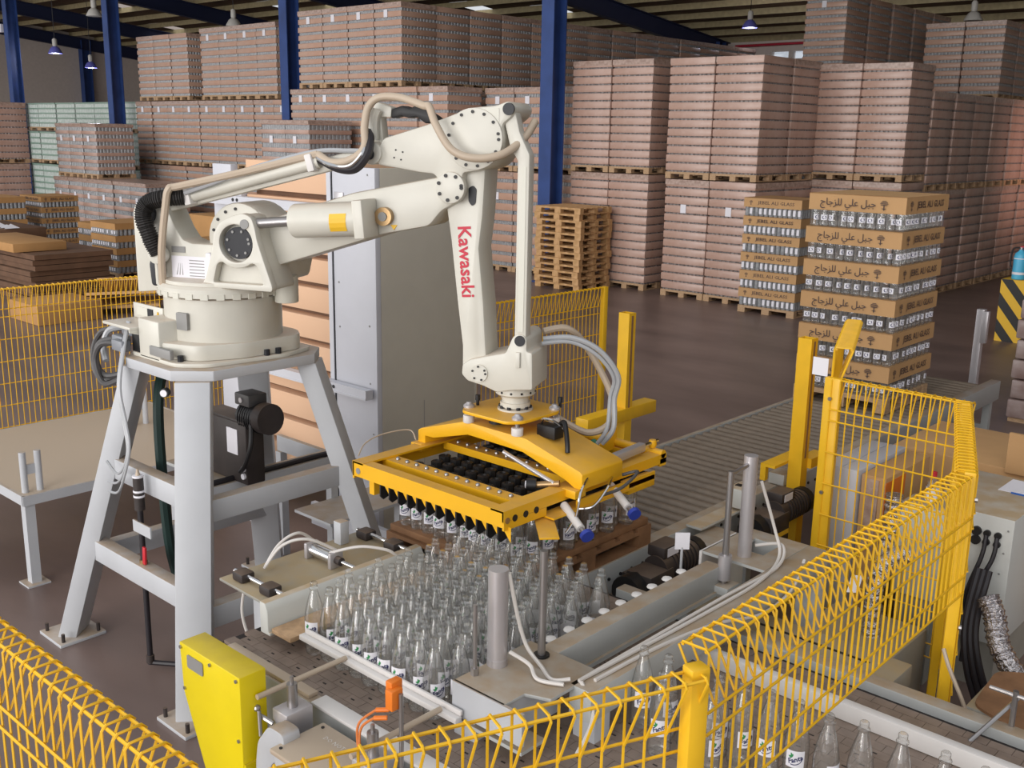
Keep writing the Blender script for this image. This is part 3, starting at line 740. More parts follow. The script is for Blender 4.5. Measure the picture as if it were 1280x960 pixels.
# ================================================================ belt conveyor with bottle table
bc = thing('belt_conveyor', (-2.6, 3.2, 0), 'wide brown chain-plate belt conveyor with light grey side frames', 'conveyor')
m = MB(); px, py = 0.0955, 0.0555
nx = int(3.5 / px); ny = int(1.70 / py)
for i in range(nx):
    for j in range(ny):
        x = -4.0 + i * px + (px / 2 if j % 2 else 0); y = 2.42 + j * py
        m.box(x + .001, x + px - .001, y + .001, y + py - .001, 0.85, 0.866 - random.random() * 0.0008)
b = m.build('belt_plates', 'belt', bc); b['kind'] = 'stuff'
MB().box(-4.02, -0.6, 2.405, 4.13, 0.815, 0.848).build('belt_bed', 'belt_dark', bc)
m = MB()
for i in range(nx):
    for j in range(ny):
        x = -4.0 + i * px + (px / 2 if j % 2 else 0) + px * .25; y = 2.42 + j * py + py * .5
        if y < 3.7 and (i + j) % 2: m.box(x, x + .02, y - .004, y + .003, 0.8645, 0.8668)
b = m.build('belt_slots', 'belt_dark', bc); b['kind'] = 'stuff'
MB().box(-3.88, -0.6, 2.345, 2.41, 0.66, 0.885).build('near_side_frame', 'grey_frame', bc, bevel=0.006)
MB().box(-3.22, -0.6, 2.335, 2.415, 0.885, 0.90).build('wear_strip', 'white_clip', bc, bevel=0.004)
MB().box(-3.88, -3.26, 2.355, 2.405, 0.885, 0.905).build('wear_strip', 'hose_beige', bc, bevel=0.004)
MB().box(-3.0, -0.6, 4.13, 4.21, 0.71, 0.895).build('far_side_frame', 'grey_frame', bc, bevel=0.006)
MB().box(-2.62, -1.57, 4.23, 4.5, 0.75, 0.855).build('cable_duct', 'duct_grey', bc, bevel=0.01)
MB().box(-2.42, -1.72, 4.36, 4.375, 0.855, 0.858).build('duct_slot', 'black', bc)
MB().box(-2.4, -0.6, 3.80, 3.845, 0.867, 0.945).build('divider_rail', 'white_clip', bc, bevel=0.004)
for x in (-3.6, -2.2, -0.9):
    for y in (2.45, 4.08): MB().box(x - .04, x + .04, y - .04, y + .04, 0, 0.815).build('leg', 'grey_frame', bc)
m = MB()
for k in range(8): m.cyl((-3.02 + k * .05, 2.34, 0.80 + .02 * (k % 2)), (-3.02 + k * .05, 2.347, 0.80 + .02 * (k % 2)), 0.008, n=6)
m.build('frame_holes', 'black', bc)
# sprocket at left end
MB().cyl((-4.0, 2.37, 0.80), (-4.0, 4.08, 0.80), 0.045, n=14).build('end_shaft', 'black', bc, smooth=True)
# guide rail in front of the bottles
gr = thing('guide_rail', (-3.1, 2.58, 0.97), 'white double guide rail along the front of the bottle block', 'guide rail')
MB().box(-3.61, -2.60, 2.565, 2.60, 0.955, 0.98).build('lower_strip', 'white_clip', gr, bevel=0.004)
MB().box(-3.60, -2.60, 2.592, 2.605, 0.98, 1.003).build('upper_strip', 'white_clip', gr, bevel=0.003)
for x0, x1 in ((-3.28, -3.28), (-2.69, -2.69)):
    MB().cyl((x0, 2.12, 0.985), (x1, 2.57, 0.985), 0.012, n=10).build('support_rod', 'hose_beige', gr, smooth=True)
for k, x in enumerate((-3.19, -2.69)):
    t = thing('rail_clamp', (x, 2.22, 0.8), 'grey steel clamp block holding the %s guide rail rod' % ('left' if k == 0 else 'right'), 'clamp', 'guide rail clamps')
    MB().box(x - .05, x + .05, 2.16, 2.29, 0.78, 0.94).build('block', 'alu', t, bevel=0.008)
    MB().cyl((x, 2.225, 0.94), (x, 2.225, 1.04), 0.022, n=14).build('post', 'steel', t, smooth=True)
    MB().cyl((x, 2.225, 1.04), (x, 2.225, 1.07), 0.008, n=8).build('screw', 'steel', t, smooth=True)
    for a, b in ((-.03, .85), (.03, .88), (-.03, .81), (.03, .82)): MB().cyl((x + a, 2.155, b), (x + a, 2.162, b), 0.012, n=8).build('bolt_hole', 'black', t)
    if k == 0:
        MB().cyl((x - .09, 2.13, .90), (x - .03, 2.15, .88), 0.01, n=8).build('lever_boss', 'steel', t, smooth=True)
        MB().cyl((x - .08, 2.12, .93), (x - .06, 2.11, .83), 0.008, n=8).build('lever', 'steel', t, smooth=True)
        MB().lathe([(.001, -.016), (.012, -.01), (.016, 0), (.012, .01), (.001, .016)], (x - .11, 2.13, .925), 10).build('lever_knob', 'steel', t, smooth=True)
t = thing('frame_bracket', (-3.28, 2.2, 0.3), 'curved light grey bracket plate beside the yellow chain guard', 'bracket')
MB().prism(rounded([(-3.25, 0.2), (-3.25, 0.72), (-3.23, 0.83), (-3.15, 0.93), (-3.05, 0.93), (-3.05, 0.80), (-3.13, 0.78), (-3.17, 0.70), (-3.17, 0.2)], 0.03), fXZ, 2.08, 2.16).build('plate', 'grey_paint', t, bevel=0.006)
t = thing('control_box', (-2.9, 2.1, 0.5), 'beige topped grey terminal box in front of the belt', 'box')
MB().box(-3.06, -2.55, 2.04, 2.28, 0.3, 0.865).build('body', 'grey_paint', t, bevel=0.008)
MB().box(-3.075, -2.53, 2.03, 2.29, 0.865, 0.89).build('lid', 'hose_beige', t, bevel=0.008)
m = MB()
for a in (-3.04, -2.57):
    for b in (2.06, 2.26): m.cyl((a, b, .89), (a, b, .894), 0.007, n=8)
m.build('lid_screws', 'black', t)
me = text_mesh('lettering', 'DO NOT STEP ON THIS', 0.03, 'white_clip', res=1); o = put('lettering', me, t, (-2.82, 2.22, 0.892), (0, 0, 0.0))
# yellow chain guard
t = thing('chain_guard', (-3.5, 2.1, 0), 'bright yellow tapered chain guard at the belt end', 'guard')
MB().prism([(-3.75, 1.085), (-3.30, 1.085), (-3.30, 0.15), (-3.42, 0.15), (-3.735, 0.86)], fXZ, 2.055, 2.18).build('cover', 'guard_yellow', t, bevel=0.006)
MB().box(-3.30, -3.29, 2.06, 2.175, 0.3, 0.7).build('side_flange', 'guard_yellow', t)
MB().prism(rounded([(-3.685, 0.99), (-3.565, 0.99), (-3.565, 1.05), (-3.685, 1.05)], 0.012), fXZ, 2.05, 2.054).build('name_plate', 'plate_grey', t)
m = MB()
for a, b in ((-3.735, 1.065), (-3.51, 1.065), (-3.32, 1.065), (-3.72, .88), (-3.32, .80), (-3.57, .55), (-3.32, .5)): m.lathe([(.008, 0), (.006, .005), (.001, .006)], (0, 0, 0), 8) if False else m.cyl((a, 2.055, b), (a, 2.048, b), 0.008, n=8)
m.build('screws', 'steel', t)
# orange photo sensors on a rod
t = thing('photo_sensor', (-2.60, 2.28, 0.91), 'pair of orange photo sensors on a rod with orange cables', 'sensor')
MB().cyl((-2.605, 2.29, 0.78), (-2.605, 2.29, 1.20), 0.009, n=10).build('rod', 'steel', t, smooth=True)
MB().box(-2.655, -2.615, 2.255, 2.31, 1.135, 1.215).build('sensor_head', 'orange', t, bevel=0.005)
MB().box(-2.675, -2.64, 2.275, 2.33, 1.155, 1.235).build('sensor_head', 'orange', t, bevel=0.005)
for q in (0, 1):
    MB().cyl((-2.66 - .012 * q, 2.27 + .02 * q, 1.09 + .02 * q), (-2.70 - .012 * q, 2.24 + .02 * q, 1.085 + .02 * q), 0.009, n=8).build('plug', 'orange', t, smooth=True)
    MB().tube([(-2.70 - .012 * q, 2.24 + .02 * q, 1.085 + .02 * q), (-2.745 - .015 * q, 2.22, 1.04 + .01 * q), (-2.75 - .012 * q, 2.21, 0.98), (-2.72 - .01 * q, 2.2, 0.9), (-2.70, 2.2, 0.78)], 0.005, 6, 6).build('cable', 'orange_cable', t, smooth=True)

# ================================================================ pusher table at the stand side
t = thing('pusher_table', (-4.15, 3.2, 0), 'dusty tan plate table with sliding pusher beside the bottle block', 'table')
MB().prism([(-4.36, 2.63), (-3.955, 2.62), (-3.955, 3.55), (-4.36, 3.55)], fXY, 0.985, 1.0).build('top_plate', 'duct_grey', t, bevel=0.003)
for x in (-4.25, -4.03):
    for y in (2.8, 3.45): MB().box(x - .03, x + .03, y - .03, y + .03, 0, .985).build('leg', 'grey_paint', t)
MB().box(-4.32, -4.26, 3.32, 3.38, 1.0, 1.13).build('stop_post', 'grey_paint', t, bevel=.004)
for y in (2.70, 3.49):
    for x in (-4.25, -4.02):
        MB().box(x - .045, x + .045, y - .04, y + .04, 1.0, 1.05).build('bearing_block', 'motor', t, bevel=0.012)
    MB().cyl((-4.32, y, 1.03), (-3.84, y, 1.03), 0.013, n=12).build('slide_shaft', 'chrome', t, smooth=True)
cy = 3.12
MB().cyl((-4.24, cy, 1.045), (-4.05, cy, 1.045), 0.033, n=16).build('air_cylinder', 'chrome', t, smooth=True)
for x in (-4.25, -4.05): MB().box(x - .012, x + .012, cy - .042, cy + .042, 1.0, 1.085).build('cylinder_cap', 'alu', t, bevel=.004)
MB().cyl((-4.04, cy, 1.045), (-4.0, cy, 1.045), 0.022, n=14).build('cylinder_nose', 'motor', t, smooth=True)
MB().cyl((-4.04, cy, 1.045), (-3.83, cy, 1.045), 0.011, n=10).build('piston_rod', 'chrome', t, smooth=True)
MB().prism([(-3.875, 0.91), (-3.80, 0.91), (-3.80, 0.925), (-3.815, 0.925), (-3.815, 1.03), (-3.835, 1.065), (-3.875, 1.065)], fXZ, 2.54, 3.52).build('pusher_bar', 'cabinet', t, bevel=0.004)
MB().box(-3.80, -3.655, 2.55, 3.50, 0.925, 0.948).build('wooden_strip', 'wood', t, bevel=0.002)
for q, pts in enumerate(([(-4.24, 3.14, 1.08), (-4.22, 3.02, 1.17), (-4.25, 2.92, 1.13), (-4.28, 2.85, 1.02)], [(-4.07, 3.14, 1.085), (-4.12, 3.0, 1.17), (-4.2, 2.9, 1.14), (-4.26, 2.83, 1.02)], [(-4.07, 3.1, 1.08), (-3.95, 3.2, 1.12), (-3.86, 3.3, 1.1), (-3.84, 3.35, 1.06)], [(-4.3, 2.75, .98), (-4.31, 2.72, .8), (-4.28, 2.75, .6), (-4.25, 2.78, .4)])):
    MB().tube(pts, 0.008, 7, 8).build('air_hose', 'hose_white', t, smooth=True)

# ================================================================ lifting clamp frame
cf = thing('clamp_frame', (-2.4, 3.8, 0), 'grey steel clamp frame with two long beams over the belt', 'machine frame')
MB().box(-2.605, -2.515, 3.08, 4.36, 0.965, 1.10).build('clamp_beam', 'grey_frame', cf, bevel=0.004)
MB().box(-2.515, -2.50, 3.08, 4.36, 0.955, 0.975).build('beam_flange', 'grey_frame', cf)
MB().box(-2.325, -2.215, 2.92, 4.92, 0.965, 1.10).build('outer_beam', 'grey_frame', cf, bevel=0.004)
MB().box(-2.67, -2.325, 4.80, 4.92, 0.97, 1.10).build('end_beam', 'grey_frame', cf, bevel=0.004)
MB().prism([(-2.69, 4.45), (-2.325, 4.45), (-2.325, 4.80), (-2.43, 4.80), (-2.43, 4.62), (-2.58, 4.62), (-2.58, 4.80), (-2.69, 4.80)], fXY, 1.085, 1.10).build('bearing_plate', 'grey_frame', cf)
MB().box(-2.70, -2.685, 4.44, 4.80, 0.98, 1.10).build('plate_lip', 'white_clip', cf)
MB().prism([(-2.67, 2.62), (-2.40, 2.62), (-2.40, 2.74), (-2.30, 2.78), (-2.30, 3.08), (-2.67, 3.08)], fXY, 1.085, 1.10).build('corner_plate', 'grey_frame', cf, bevel=.002)
MB().box(-2.67, -2.30, 2.615, 2.63, 0.965, 1.10).build('corner_web', 'grey_paint', cf)
MB().box(-2.67, -2.30, 2.615, 2.75, 0.93, 0.945).build('lower_flange', 'grey_frame', cf)
MB().box(-2.42, -2.405, 2.63, 2.95, 0.93, 1.085).build('gusset', 'grey_paint', cf)
MB().box(-2.675, -2.56, 2.63, 2.74, 0, 1.085).build('leg', 'grey_paint', cf, bevel=.004)
MB().box(-2.325, -2.215, 4.81, 4.92, 0, 0.97).build('leg', 'grey_paint', cf, bevel=.004)
MB().box(-2.325, -2.215, 2.95, 3.05, 0, 0.97).build('leg', 'grey_paint', cf, bevel=.004)
MB().cyl((-2.635, 2.835, 1.10), (-2.635, 2.835, 1.515), 0.041, n=24).build('lift_cylinder', 'alu', cf, smooth=True)
MB().cyl((-2.635, 2.835, 1.10), (-2.635, 2.835, 1.13), 0.043, n=24).build('cylinder_collar', 'alu', cf, smooth=True)
MB().cyl((-2.55, 3.012, 1.04), (-2.55, 3.012, 1.565), 0.0165, n=16).build('guide_rod', 'steel', cf, smooth=True)
MB().cyl((-2.55, 3.012, 1.098), (-2.55, 3.012, 1.108), 0.034, n=16).build('rod_bush', 'black', cf, smooth=True)
MB().box(-2.60, -2.50, 2.97, 3.075, 1.03, 1.095).build('rod_block', 'grey_frame', cf, bevel=.004)
MB().cyl((-2.64, 2.71, 1.10), (-2.64, 2.71, 1.40), 0.009, n=10).build('stud', 'steel', cf, smooth=True)
MB().cyl((-2.64, 2.71, 1.10), (-2.64, 2.71, 1.13), 0.018, n=6).build('stud_nut', 'steel', cf)
MB().cyl((-2.50, 4.36, 0.98), (-2.50, 4.36, 1.60), 0.0165, n=16).build('guide_rod', 'steel', cf, smooth=True)
MB().cyl((-2.50, 4.36, 1.03), (-2.50, 4.36, 1.16), 0.034, n=16).build('bearing_sleeve', 'alu', cf, smooth=True)
MB().box(-2.56, -2.44, 4.30, 4.42, 0.965, 1.01).build('rod_block', 'grey_frame', cf, bevel=.006)
MB().cyl((-2.50, 4.55, 1.10), (-2.50, 4.55, 1.64), 0.036, n=20).build('lift_cylinder', 'alu', cf, smooth=True)
MB().cyl((-2.50, 4.36, 1.58), (-2.50, 4.55, 1.60), 0.012, n=8).build('link', 'steel', cf, smooth=True)
for k in range(9):
    y = 3.16 + 0.125 * k; MB().lathe([(.018, 0), (.028, .006), (.024, .014), (.008, .019)], (-2.625, y, 1.085), 10).build('clamp_clip', 'white_clip', cf, smooth=True)
for pts in ([(-2.46, 4.6, 1.5), (-2.40, 4.66, 1.25), (-2.33, 4.6, 1.13), (-2.27, 4.3, 1.108), (-2.27, 3.8, 1.108), (-2.29, 3.2, 1.108), (-2.30, 2.98, 1.108)],
            [(-2.47, 4.6, 1.15), (-2.36, 4.68, 1.16), (-2.29, 4.5, 1.11), (-2.30, 4.0, 1.108), (-2.30, 3.3, 1.108), (-2.30, 2.95, 1.108)],
            [(-2.24, 4.70, 1.106), (-2.20, 4.5, 1.02), (-2.19, 4.2, 1.0), (-2.21, 3.8, 1.08), (-2.24, 3.4, 1.106), (-2.26, 3.0, 1.106)],
            [(-2.60, 2.86, 1.5), (-2.585, 2.90, 1.3), (-2.56, 2.93, 1.17), (-2.48, 2.93, 1.11), (-2.38, 2.88, 1.11), (-2.32, 2.92, 1.12)],
            [(-2.59, 2.86, 1.16), (-2.50, 2.88, 1.13), (-2.42, 2.84, 1.112), (-2.32, 2.88, 1.112)],
            [(-2.29, 2.95, 1.11), (-2.21, 2.93, 1.0), (-2.23, 2.85, 0.85), (-2.28, 2.8, 0.75)]):
    MB().tube(pts, 0.0085, 7, 8).build('air_hose', 'hose_white', cf, smooth=True)
# ================================================================ robot stand
RX, RY = -5.51, 3.45
st = thing('robot_stand', (RX, RY, 0), 'light grey four-legged steel stand with splayed legs under the robot', 'stand')
MB().prism([(-5.94, 3.10), (-5.77, 2.93), (-5.26, 2.93), (-5.09, 3.10), (-5.09, 3.80), (-5.24, 3.95), (-5.77, 3.95), (-5.94, 3.80)], fXY, 1.81, 1.87).build('top_plate', 'grey_paint', st, bevel=0.004)
LEG = {'front': ((-4.78, 2.69), (-5.20, 3.04)), 'left': ((-6.25, 2.69), (-5.83, 3.04)), 'right': ((-4.78, 4.20), (-5.20, 3.84)), 'rear': ((-6.25, 4.20), (-5.83, 3.84))}
def legpos(k, z):
    (a, b), (c, d) = LEG[k]; t = z / 1.81; return Vector((a + (c - a) * t, b + (d - b) * t, z))
for k in LEG:
    p0 = legpos(k, 0.02); p1 = legpos(k, 1.81); (a, b), (c, d) = LEG[k]
    rad = Vector((c - a, d - b, 0)).normalized(); tan = Vector((-rad.y, rad.x, 0))
    vs = []
    for p in (p0, p1):
        for i, j in ((-1, -1), (1, -1), (1, 1), (-1, 1)): vs.append(p + tan * (i * 0.098) + rad * (j * 0.06))
    MB().add(vs, [(3,2,1,0),(4,5,6,7),(0,1,5,4),(1,2,6,5),(2,3,7,6),(3,0,4,7)]).build('leg', 'grey_paint', st, bevel=0.006)
    x, y = LEG[k][0]
    fp = MB().box(x - .15, x + .15, y - .15, y + .15, 0, 0.022).build('foot_plate', 'grey_paint', st, bevel=0.003)
    for i, j in ((-1, -1), (1, -1), (-1, 1), (1, 1)):
        if (i, j) in ((-1, -1), (1, -1)) or True:
            MB().cyl((x + i * .115, y + j * .115, 0.02), (x + i * .115, y + j * .115, 0.075), 0.012, n=8).build('anchor_bolt', 'motor', fp, smooth=True)
for a, b, z in (('left', 'front', 1.16), ('left', 'front', 0.62), ('front', 'right', 1.09), ('front', 'right', 0.52), ('rear', 'left', 0.55)):
    MB().bar(legpos(a, z), legpos(b, z), 0.13, 0.085).build('cross_beam', 'grey_paint', st, bevel=0.005)

# ================================================================ the robot
TH = math.radians(24.7); UU = Vector((math.cos(TH), math.sin(TH), 0)); NN = Vector((-math.sin(TH), math.cos(TH), 0)); BO = Vector((RX, RY, 0))
AF = lambda s, z, o: BO + UU * s + NN * o + Vector((0, 0, z))
rb = thing('palletizing_robot', (RX, RY, 1.87), 'large cream-white articulated palletizing robot arm on the stand', 'robot')
def rp(name, poly, o0, o1, m='robot', bev=0.012, r=0.0, parent=None):
    if r: poly = rounded(poly, r)
    return MB().prism(poly, AF, o0, o1).build(name, m, parent or rb, bevel=bev)
def disc(name, s, z, o0, o1, r, m='robot', n=32, parent=None, bev=0.0):
    return MB().cyl(AF(s, z, o0), AF(s, z, o1), r, n=n).build(name, m, parent or rb, smooth=True, bevel=bev)
def boltring(s, z, o, R, n, r=0.009, a0=0.0, a1=360, parent=None, m='black'):
    mb = MB()
    for k in range(n):
        t = math.radians(a0 + (a1 - a0) * k / (n if a1 - a0 >= 360 else n - 1)); mb.cyl(AF(s + R * math.cos(t), z + R * math.sin(t), o), AF(s + R * math.cos(t), z + R * math.sin(t), o - 0.006), r, n=8)
    return mb.build('bolt_ring', m, parent or rb)
# base
C0 = (RX, RY, 0)
base = MB().lathe([(0.34, 1.95), (0.345, 1.97), (0.345, 2.235), (0.33, 2.245)], C0, 48).build('base_drum', 'robot', rb, smooth=True)
MB().prism(rounded([(-5.93, 3.08), (-5.80, 2.99), (-5.30, 2.99), (-5.17, 3.12), (-5.12, 3.62), (-5.2, 3.86), (-5.82, 3.86), (-5.93, 3.7)], 0.05), fXY, 1.87, 1.895).build('base_flange', 'robot', rb, bevel=0.006)
MB().prism(rounded([(-5.86, 3.02), (-5.52, 2.99), (-5.25, 3.10), (-5.155, 3.35), (-5.16, 3.75), (-5.3, 3.84), (-5.8, 3.84), (-5.88, 3.7)], 0.06), fXY, 1.895, 1.99).build('base_casting', 'robot', rb, bevel=0.012)
MB().box(-5.705, -5.47, 2.99, 3.3, 1.872, 2.11).build('rear_housing', 'robot', rb, bevel=0.012)
MB().box(-5.56, -5.33, 2.975, 3.0, 1.91, 1.965).build('base_pocket', 'plate_grey', rb, bevel=0.004)
dirc = Vector((0.42, -0.91, 0)); 
MB().prism(rounded([(-0.045, 2.06), (0.045, 2.06), (0.045, 2.16), (-0.045, 2.16)], 0.01), lambda a, b, o: BO + Vector((0.10, -0.335, 0)) + Vector((0.95, 0.2, 0)) * a + Vector((0.28, -0.96, 0)) * o + Vector((0, 0, b)), -0.01, 0.012).build('access_cover', 'plate_grey', rb)
for x, y in ((-5.50, 2.965), (-5.36, 2.975), (-5.14, 3.48), (-5.14, 3.60), (-5.8, 3.0), (-5.2, 3.80)):
    pass
m = MB()
for x, y in ((-5.47, 3.03), (-5.33, 3.04), (-5.15, 3.50), (-5.15, 3.58), (-5.88, 3.08)): m.cyl((x, y, 1.895), (x, y, 1.93), 0.018, n=8)
m.build('base_bolts', 'black_blue', rb)
# castellated slewing ring
m = MB().lathe([(0.30, 2.25), (0.375, 2.25), (0.375, 2.30), (0.36, 2.315), (0.30, 2.315)], C0, 48)
ring = m.build('slewing_ring', 'robot', rb, smooth=True)
nm = MB().box(-0.022, 0.022, -0.006, 0.006, 0, 0.032).mesh('ring_notch', 'robot_dark')
for k in range(26):
    a = 2 * math.pi * k / 26; put('ring_notch', nm, ring, (RX + 0.374 * math.sin(a), RY - 0.374 * math.cos(a), 2.243), (0, 0, a))
# slewing body
rp('shoulder_plate', [(-0.44, 2.24), (-0.44, 2.71), (-0.42, 2.76), (-0.37, 2.79), (-0.26, 2.80), (-0.20, 2.73), (-0.155, 2.63), (-0.11, 2.565), (-0.05, 2.545), (0.12, 2.545), (0.12, 2.31), (0.0, 2.29)], -0.22, -0.03, r=0.012)
MB().lathe([(0.345, 2.31), (0.345, 2.335), (0.30, 2.345)], C0, 48).build('turntable', 'robot', rb, smooth=True)
rp('shoulder_block', [(-0.30, 2.33), (-0.30, 2.50), (0.5, 2.50), (0.46, 2.33)], -0.05, 0.25, bev=0.03)
sl = rp('cable_slot', [(-0.335, 2.285), (-0.345, 2.42), (-0.30, 2.49), (-0.235, 2.49), (-0.235, 2.285)], -0.226, -0.2, 'black_blue', 0.004, 0.02)
disc('rear_pivot', -0.345, 2.71, -0.235, -0.2, 0.068, 'black_blue')
# trunnion: a bracket with a round hub and a pocket
TRP = rounded([(0.07, 2.32), (0.10, 2.37), (0.15, 2.53), (0.165, 2.62), (0.205, 2.68), (0.28, 2.715), (0.35, 2.735), (0.40, 2.715), (0.418, 2.66), (0.43, 2.59), (0.47, 2.47), (0.515, 2.34), (0.515, 2.315)], 0.02)
tr = MB().prism(TRP, AF, -0.255, -0.05).build('trunnion', 'robot', rb, bevel=0.008)
hubc = [(0.30 + 0.112 * math.cos(2 * math.pi * i / 40), 2.57 + 0.112 * math.sin(2 * math.pi * i / 40)) for i in range(40)]
pock = rounded([(0.135, 2.338), (0.168, 2.455), (0.205, 2.472), (0.245, 2.447), (0.30, 2.436), (0.355, 2.447), (0.40, 2.472), (0.435, 2.455), (0.475, 2.338)], 0.022)
plate_holes('trunnion_face', TRP, [hubc, pock], -0.312, -0.255, 'robot', tr, 0.006)
disc('hub_face', 0.300, 2.57, -0.285, -0.25, 0.090, 'black_blue', parent=tr)
boltring(0.300, 2.57, -0.285, 0.070, 8, 0.008, 20, parent=tr, m='plate_grey')
disc('pin', 0.362, 2.68, -0.318, -0.30, 0.027, 'plate_grey', 18, parent=tr)
# lower arm
la = rp('lower_arm', [(0.30, 2.78), (0.42, 2.70), (0.95, 2.865), (1.45, 2.965), (1.55, 2.985), (1.61, 2.93), (1.59, 2.85), (1.47, 2.785), (1.40, 2.70), (1.13, 2.645), (0.80, 2.54), (0.45, 2.43), (0.26, 2.40), (0.16, 2.45), (0.2, 2.6)], -0.15, 0.13, r=0.03, bev=0.02)
disc('arm_root', 0.225, 2.58, -0.155, 0.14, 0.205, bev=0.015)
boltring(0.225, 2.58, -0.156, 0.17, 4, 0.009, 95, 165)
disc('elbow_cover', 1.535, 2.912, -0.19, -0.14, 0.083, bev=0.006)
boltring(1.535, 2.912, -0.19, 0.066, 8, 0.010, 10)
# balancing cylinder
ax0 = AF(0.64, 2.705, -0.25); ax1 = AF(1.06, 2.735, -0.25)
MB().cyl(ax0, ax1, 0.094, n=32).build('balance_cylinder', 'robot', rb, bevel=0.012)
MB().cyl(AF(0.38, 2.68, -0.25), ax0, 0.029, n=16).build('balance_rod', 'steel', rb, smooth=True)
MB().bar(AF(1.04, 2.733, -0.25), AF(1.10, 2.738, -0.25), 0.205, 0.19).build('cylinder_flange', 'robot', rb, bevel=0.008)
disc('trunnion_bush', 1.145, 2.745, -0.19, -0.14, 0.05, 'bronze'); disc('bush_pin', 1.145, 2.745, -0.198, -0.14, 0.025, 'plate_grey', 18)
def arm_patch(name, s0, s1, z0, z1, o, m, parent=None):
    return MB().prism([(s0, z0), (s1, z0), (s1, z1), (s0, z1)], AF, o, o + 0.004).build(name, m, parent or rb)
pa = []
for k in range(5):
    a = math.radians(-38 + 60 * k / 4); pa.append((0.0965 * math.cos(a), 0.0965 * math.sin(a)))
m = MB(); vs = []
for s in (0.90, 1.0):
    c0 = AF(s, 2.705 + 0.03 * (s - .64) / .42, -0.25)
    for a, b in pa: vs.append(c0 - NN * a + Vector((0, 0, b)))
m.add(vs, [(i, i + 1, i + 6, i + 5) for i in range(4)]); m.build('yellow_sticker', 'sticker_yellow', rb)
MB().prism([(1.175, 2.70), (1.215, 2.70), (1.195, 2.672)], AF, -0.155, -0.1505).build('warning_triangle', 'sticker_yellow', rb)
# crank casting
ck = rp('crank_casting', [(1.11, 3.02), (1.11, 3.10), (1.145, 3.16), (1.40, 3.235), (1.58, 3.30), (1.66, 3.325), (1.78, 3.335), (1.85, 3.36), (1.885, 3.325), (1.872, 3.285), (1.815, 3.24), (1.825, 3.17), (1.81, 3.09), (1.76, 3.03), (1.70, 3.005), (1.60, 2.99), (1.60, 2.93), (1.47, 2.93), (1.44, 2.98), (1.36, 2.985), (1.22, 3.005)], -0.175, 0.15, r=0.02, bev=0.014)
disc('crank_cover', 1.665, 3.165, -0.187, -0.17, 0.158, bev=0.005)
boltring(1.665, 3.165, -0.187, 0.138, 14, 0.0085, 12)
disc('ear_pin', 1.852, 3.318, -0.185, -0.17, 0.031, 'black_blue')
MB().prism(rounded([(1.71, 3.308), (1.80, 3.325), (1.80, 3.24)], 0.01), AF, -0.178, -0.174).build('ear_pocket', 'robot_dark', ck)
mb = MB()
for a, b in ((1.22, 3.10), (1.26, 3.09), (1.21, 3.06), (1.25, 3.05)): mb.cyl(AF(a, b, -0.175), AF(a, b, -0.178), 0.005, n=6)
mb.build('tapped_holes', 'black', ck)
rp('crank_horn', [(1.05, 3.12), (1.035, 3.295), (1.075, 3.35), (1.165, 3.322), (1.158, 3.268), (1.10, 3.272), (1.115, 3.13)], -0.10, -0.02, bev=0.008, r=0.01)
# folded rubber boot on the horn
rp('rubber_boot', [(1.162, 3.312), (1.160, 3.265), (1.218, 3.279), (1.26, 3.268), (1.306, 3.276), (1.36, 3.24), (1.44, 3.262), (1.329, 3.33), (1.301, 3.332), (1.269, 3.317), (1.225, 3.332)], -0.10, -0.01, 'black', 0.006)
# forearm
fa = rp('forearm', [(1.50, 3.05), (1.475, 2.86), (1.51, 2.63), (1.55, 2.28), (1.58, 2.05), (1.58, 1.93), (1.61, 1.87), (1.68, 1.86), (1.73, 1.92), (1.72, 2.05), (1.705, 2.29), (1.675, 2.59), (1.695, 2.77), (1.71, 3.05)], -0.115, 0.11, bev=0.02)
rp('forearm_slot', [(1.615, 2.84), (1.615, 2.91), (1.64, 2.925), (1.66, 2.905), (1.655, 2.83), (1.635, 2.815)], -0.121, -0.112, 'black_blue', 0.0, 0.01)
me = text_mesh('lettering', 'Kawasaki', 0.105, 'red', extrude=0.0006, bold=0.0018, res=2)
o = put('lettering', me, fa, AF(1.60, 2.515, -0.1175)); 
bx = -Vector((-0.07, 0, 1)); xdir = (UU * 0.075 - Vector((0, 0, 1))).normalized(); zdir = -NN; ydir = zdir.cross(xdir)
o.rotation_euler = Matrix(((xdir.x, ydir.x, zdir.x), (xdir.y, ydir.y, zdir.y), (xdir.z, ydir.z, zdir.z))).to_euler()
# wrist
wr = rp('wrist', [(1.60, 1.955), (1.64, 1.985), (1.75, 2.015), (1.85, 2.04), (1.885, 2.125), (1.91, 2.15), (1.95, 2.145), (1.968, 2.12), (1.968, 2.055), (2.00, 2.05), (2.005, 1.845), (1.90, 1.835), (1.80, 1.815), (1.72, 1.845), (1.63, 1.865), (1.595, 1.90)], -0.16, 0.14, r=0.012, bev=0.014)
disc('wrist_cover', 1.70, 1.915, -0.168, -0.155, 0.049); boltring(1.70, 1.915, -0.168, 0.038, 6, 0.006, 30)
disc('wrist_pin', 1.93, 2.112, -0.168, -0.155, 0.029, 'black_blue')
rp('wrist_rib', [(1.91, 1.965), (1.935, 1.965), (1.935, 2.05), (1.91, 2.05)], -0.175, -0.155, bev=0.003)
cw = AF(1.86, 0, 0)
MB().lathe([(0.10, 1.84), (0.112, 1.82), (0.112, 1.785), (0.10, 1.775), (0.075, 1.77), (0.075, 1.735)], (cw.x, cw.y, 0), 32).build('wrist_flange', 'robot', rb, smooth=True)
MB().lathe([(0.085, 1.735), (0.085, 1.71), (0.072, 1.705), (0.072, 1.69)], (cw.x, cw.y, 0), 32).build('tool_spacer', 'robot', rb, smooth=True)
